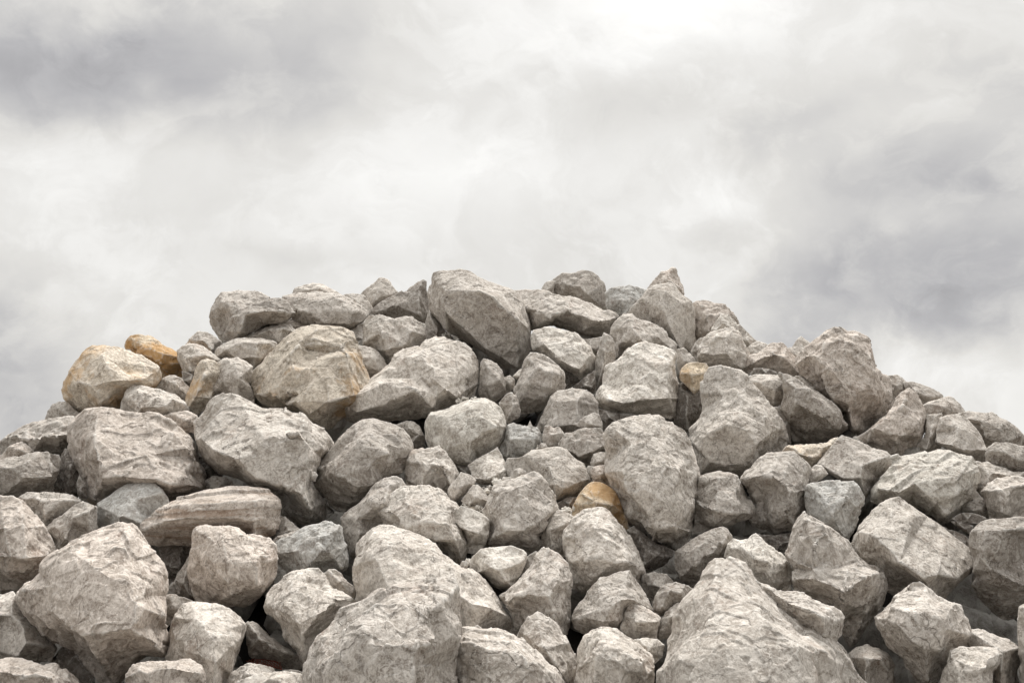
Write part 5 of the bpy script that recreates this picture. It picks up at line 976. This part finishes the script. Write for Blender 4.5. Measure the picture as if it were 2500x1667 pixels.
def chunk(rs, nrm=26):
    """one small broken stone as vertices and faces: a sphere cut by random planes"""
    import bmesh
    bm = bmesh.new(); bmesh.ops.create_icosphere(bm, subdivisions=3, radius=1)
    co = np.array([v.co for v in bm.verts])
    n = rs.normal(size=(nrm, 3)); n /= np.linalg.norm(n, axis=1)[:, None]
    d = rs.uniform(.55, .85, nrm)
    dirs = co / np.linalg.norm(co, axis=1)[:, None]
    dt = dirs @ n.T
    r = np.where(dt > .05, d[None] / np.maximum(dt, .05), 9).min(1)
    r = np.minimum(r, 1.05)
    co = dirs * r[:, None] * (1 + .05 * fbm(dirs * 2.5 + rs.uniform(0, 90, 3), 3)[:, None])
    f = np.array([[v.index for v in fc.verts] for fc in bm.faces]); bm.free()
    return co, f
def rubble():
    rs = np.random.RandomState(3)
    protos = [chunk(rs) for _ in range(10)]
    CO, FA, n = [], [], 0
    def add(x, y, z, r):
        nonlocal n
        c, f = protos[rs.randint(10)]
        a = rs.uniform(0, 6.28, 3)
        Rz = np.array([[math.cos(a[0]), -math.sin(a[0]), 0], [math.sin(a[0]), math.cos(a[0]), 0], [0, 0, 1]])
        Rx = np.array([[1, 0, 0], [0, math.cos(a[1]), -math.sin(a[1])], [0, math.sin(a[1]), math.cos(a[1])]])
        q = (c * rs.uniform(.7, 1.15, 3)) @ Rx @ Rz * r + (x, y, z)
        CO.append(q); FA.append(f + n); n += len(c)
    for _ in range(4200):
        x = rs.uniform(-6.5, 6.5); y = rs.uniform(.8, 9.5)
        z = surface_z(x, y)
        r = rs.uniform(.09, .26)
        back = y > crest(x) - .15
        # in front: well below the outer stones; behind the crest: the far flank of the heap itself
        z -= (.10 + r if back else .45 + r * .9)
        if back: z -= .12
        if y < crest(x) and abs(x) < y * .56 and y > 1.9:
            z = min(z, surface_z(x, y) - float(np.interp(y, (4.4, 5.6), (.92, .55))))
            if y < 4.3 and (rs.rand() > .3 or r > .16): continue
        if z < -.1: continue
        add(x, y, z, r)
    sil = [(0, 1060), (150, 1020), (300, 920), (520, 780), (700, 760), (900, 765), (1050, 750), (1300, 770), (1500, 740), (1700, 780),
           (1850, 885), (2000, 905), (2150, 950), (2300, 1030), (2500, 1100)]
    for k in range(260):                          # the first stones over the crest, just lower than those on it
        u = rs.uniform(0, 2500); v = float(np.interp(u, *zip(*sil))) + rs.uniform(30, 95)
        D = depth_at(v) + rs.uniform(.16, .75); r = rs.uniform(.10, .17)
        p = CAM + ray(np.array([u]), np.array([v + r / D * FPX]))[0] * D
        add(*p, r)
    for _ in range(700):                         # loose stones on the ground round the foot
        x = rs.uniform(-8, 8); y = rs.uniform(-.5, 10)
        z = surface_z(x, y)
        if -1.2 < z < .35 and math.hypot(x, y) > .9: add(x, y, rs.uniform(.0, .05), rs.uniform(.04, .15))
    co = np.concatenate(CO); fa = np.concatenate(FA)
    me = bpy.data.meshes.new('rubble'); me.from_pydata(co.tolist(), [], fa.tolist()); me.update()
    me.polygons.foreach_set('use_smooth', np.zeros(len(me.polygons), bool))
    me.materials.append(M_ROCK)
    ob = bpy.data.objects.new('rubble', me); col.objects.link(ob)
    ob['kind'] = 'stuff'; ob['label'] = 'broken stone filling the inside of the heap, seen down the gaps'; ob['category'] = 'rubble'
    ob.color = (.27, .255, .24, 0)  # tint lowered so the gaps look black, shade held in the colour
rubble()

def outer_stones():
    """the foot and the flanks of the heap, beyond the edges of the photograph"""
    rs = np.random.RandomState(21)
    protos = [chunk(rs, 22) for _ in range(9)]
    CO, FA, n = [], [], 0
    for _ in range(5200):
        x = rs.uniform(-7, 7); y = rs.uniform(-.2, 10.5); r = rs.uniform(.10, .27)
        z = surface_z(x, y) + .02
        if z < -.3: continue
        z = max(z, .02)
        q = np.array((x, y, z)) - CAM
        t = q @ FWD
        if math.hypot(x, y) < 1.15 and z > -.1: continue
        if t > .2:
            u = 1250 + (q @ RGT) / t * FPX; v = 833.5 - (q @ UPV) / t * FPX; m = r * 1.5 / t * FPX
            if v - m < 1690 and -40 < u + m and u - m < 2540:
                if y < crest(x) + .45: continue
                z -= .30
        c, f = protos[rs.randint(9)]
        a = rs.uniform(0, 6.28)
        Rz = np.array([[math.cos(a), -math.sin(a), 0], [math.sin(a), math.cos(a), 0], [0, 0, 1]])
        CO.append((c * rs.uniform(.7, 1.2, 3)) @ Rz * r + (x, y, z)); FA.append(f + n); n += len(c)
    co = np.concatenate(CO); fa = np.concatenate(FA)
    me = bpy.data.meshes.new('outer_stones'); me.from_pydata(co.tolist(), [], fa.tolist()); me.update()
    me.materials.append(M_ROCK)
    ob = bpy.data.objects.new('outer_stones', me); col.objects.link(ob)
    ob['kind'] = 'stuff'; ob['label'] = 'the mass of broken stone making up the foot, flanks and back of the heap'; ob['category'] = 'rubble'
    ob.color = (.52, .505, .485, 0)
outer_stones()

def gravel():
    rs = np.random.RandomState(8)
    protos = [chunk(rs, 14) for _ in range(6)]
    CO, FA, n = [], [], 0
    for tile, x0, y0, x1, y1, k, dd in (('C', 670, 1075, 860, 1110, 34, .0), ('G', 1890, 490, 2040, 540, 22, -.02), ('I', 685, 715, 790, 765, 22, .02),
                                    ('C', 1285, 1400, 1360, 1465, 14, .02), ('G', 1640, 690, 1810, 725, 18, .02), ('G', 1800, 560, 1920, 660, 14, .04),
                                    ('I', 60, 700, 190, 760, 10, .04), ('C', 560, 585, 640, 610, 10, .05), ('H', 1660, 640, 1720, 690, 8, .0)):
        tx, ty = TILES[tile]
        for _ in range(k):
            u = tx + rs.uniform(x0, x1) / TS; v = ty + rs.uniform(y0, y1) / TS
            D = depth_at(v) + dd + rs.uniform(-.02, .05)
            p = CAM + ray(np.array([u]), np.array([v]))[0] * D
            c, f = protos[rs.randint(6)]
            CO.append(c * rs.uniform(.5, 1.2, 3) * rs.uniform(.006, .016) + p); FA.append(f + n); n += len(c)
    co = np.concatenate(CO); fa = np.concatenate(FA)
    me = bpy.data.meshes.new('gravel'); me.from_pydata(co.tolist(), [], fa.tolist()); me.update()
    me.materials.append(M_ROCK)
    ob = bpy.data.objects.new('gravel', me); col.objects.link(ob)
    ob['kind'] = 'stuff'; ob['label'] = 'fine crushed chips lodged in the joints between the rocks'; ob['category'] = 'gravel'
    ob.color = (1, .97, .92, 0)
gravel()

def ground():
    n = 60
    xs = np.sign(np.linspace(-1, 1, n)) * np.abs(np.linspace(-1, 1, n)) ** 3 * 900
    vs = [(x, y, 0.0 ) for y in xs for x in xs]
    fs = [(j * n + i, j * n + i + 1, (j + 1) * n + i + 1, (j + 1) * n + i) for j in range(n - 1) for i in range(n - 1)]
    me = bpy.data.meshes.new('ground'); me.from_pydata(vs, [], fs); me.update(); me.materials.append(M_GROUND)
    ob = bpy.data.objects.new('ground', me); col.objects.link(ob); ob['kind'] = 'structure'
ground()
print('rocks', count, 'verts', sum(len(o.data.vertices) for o in sc.objects if o.type == 'MESH'))
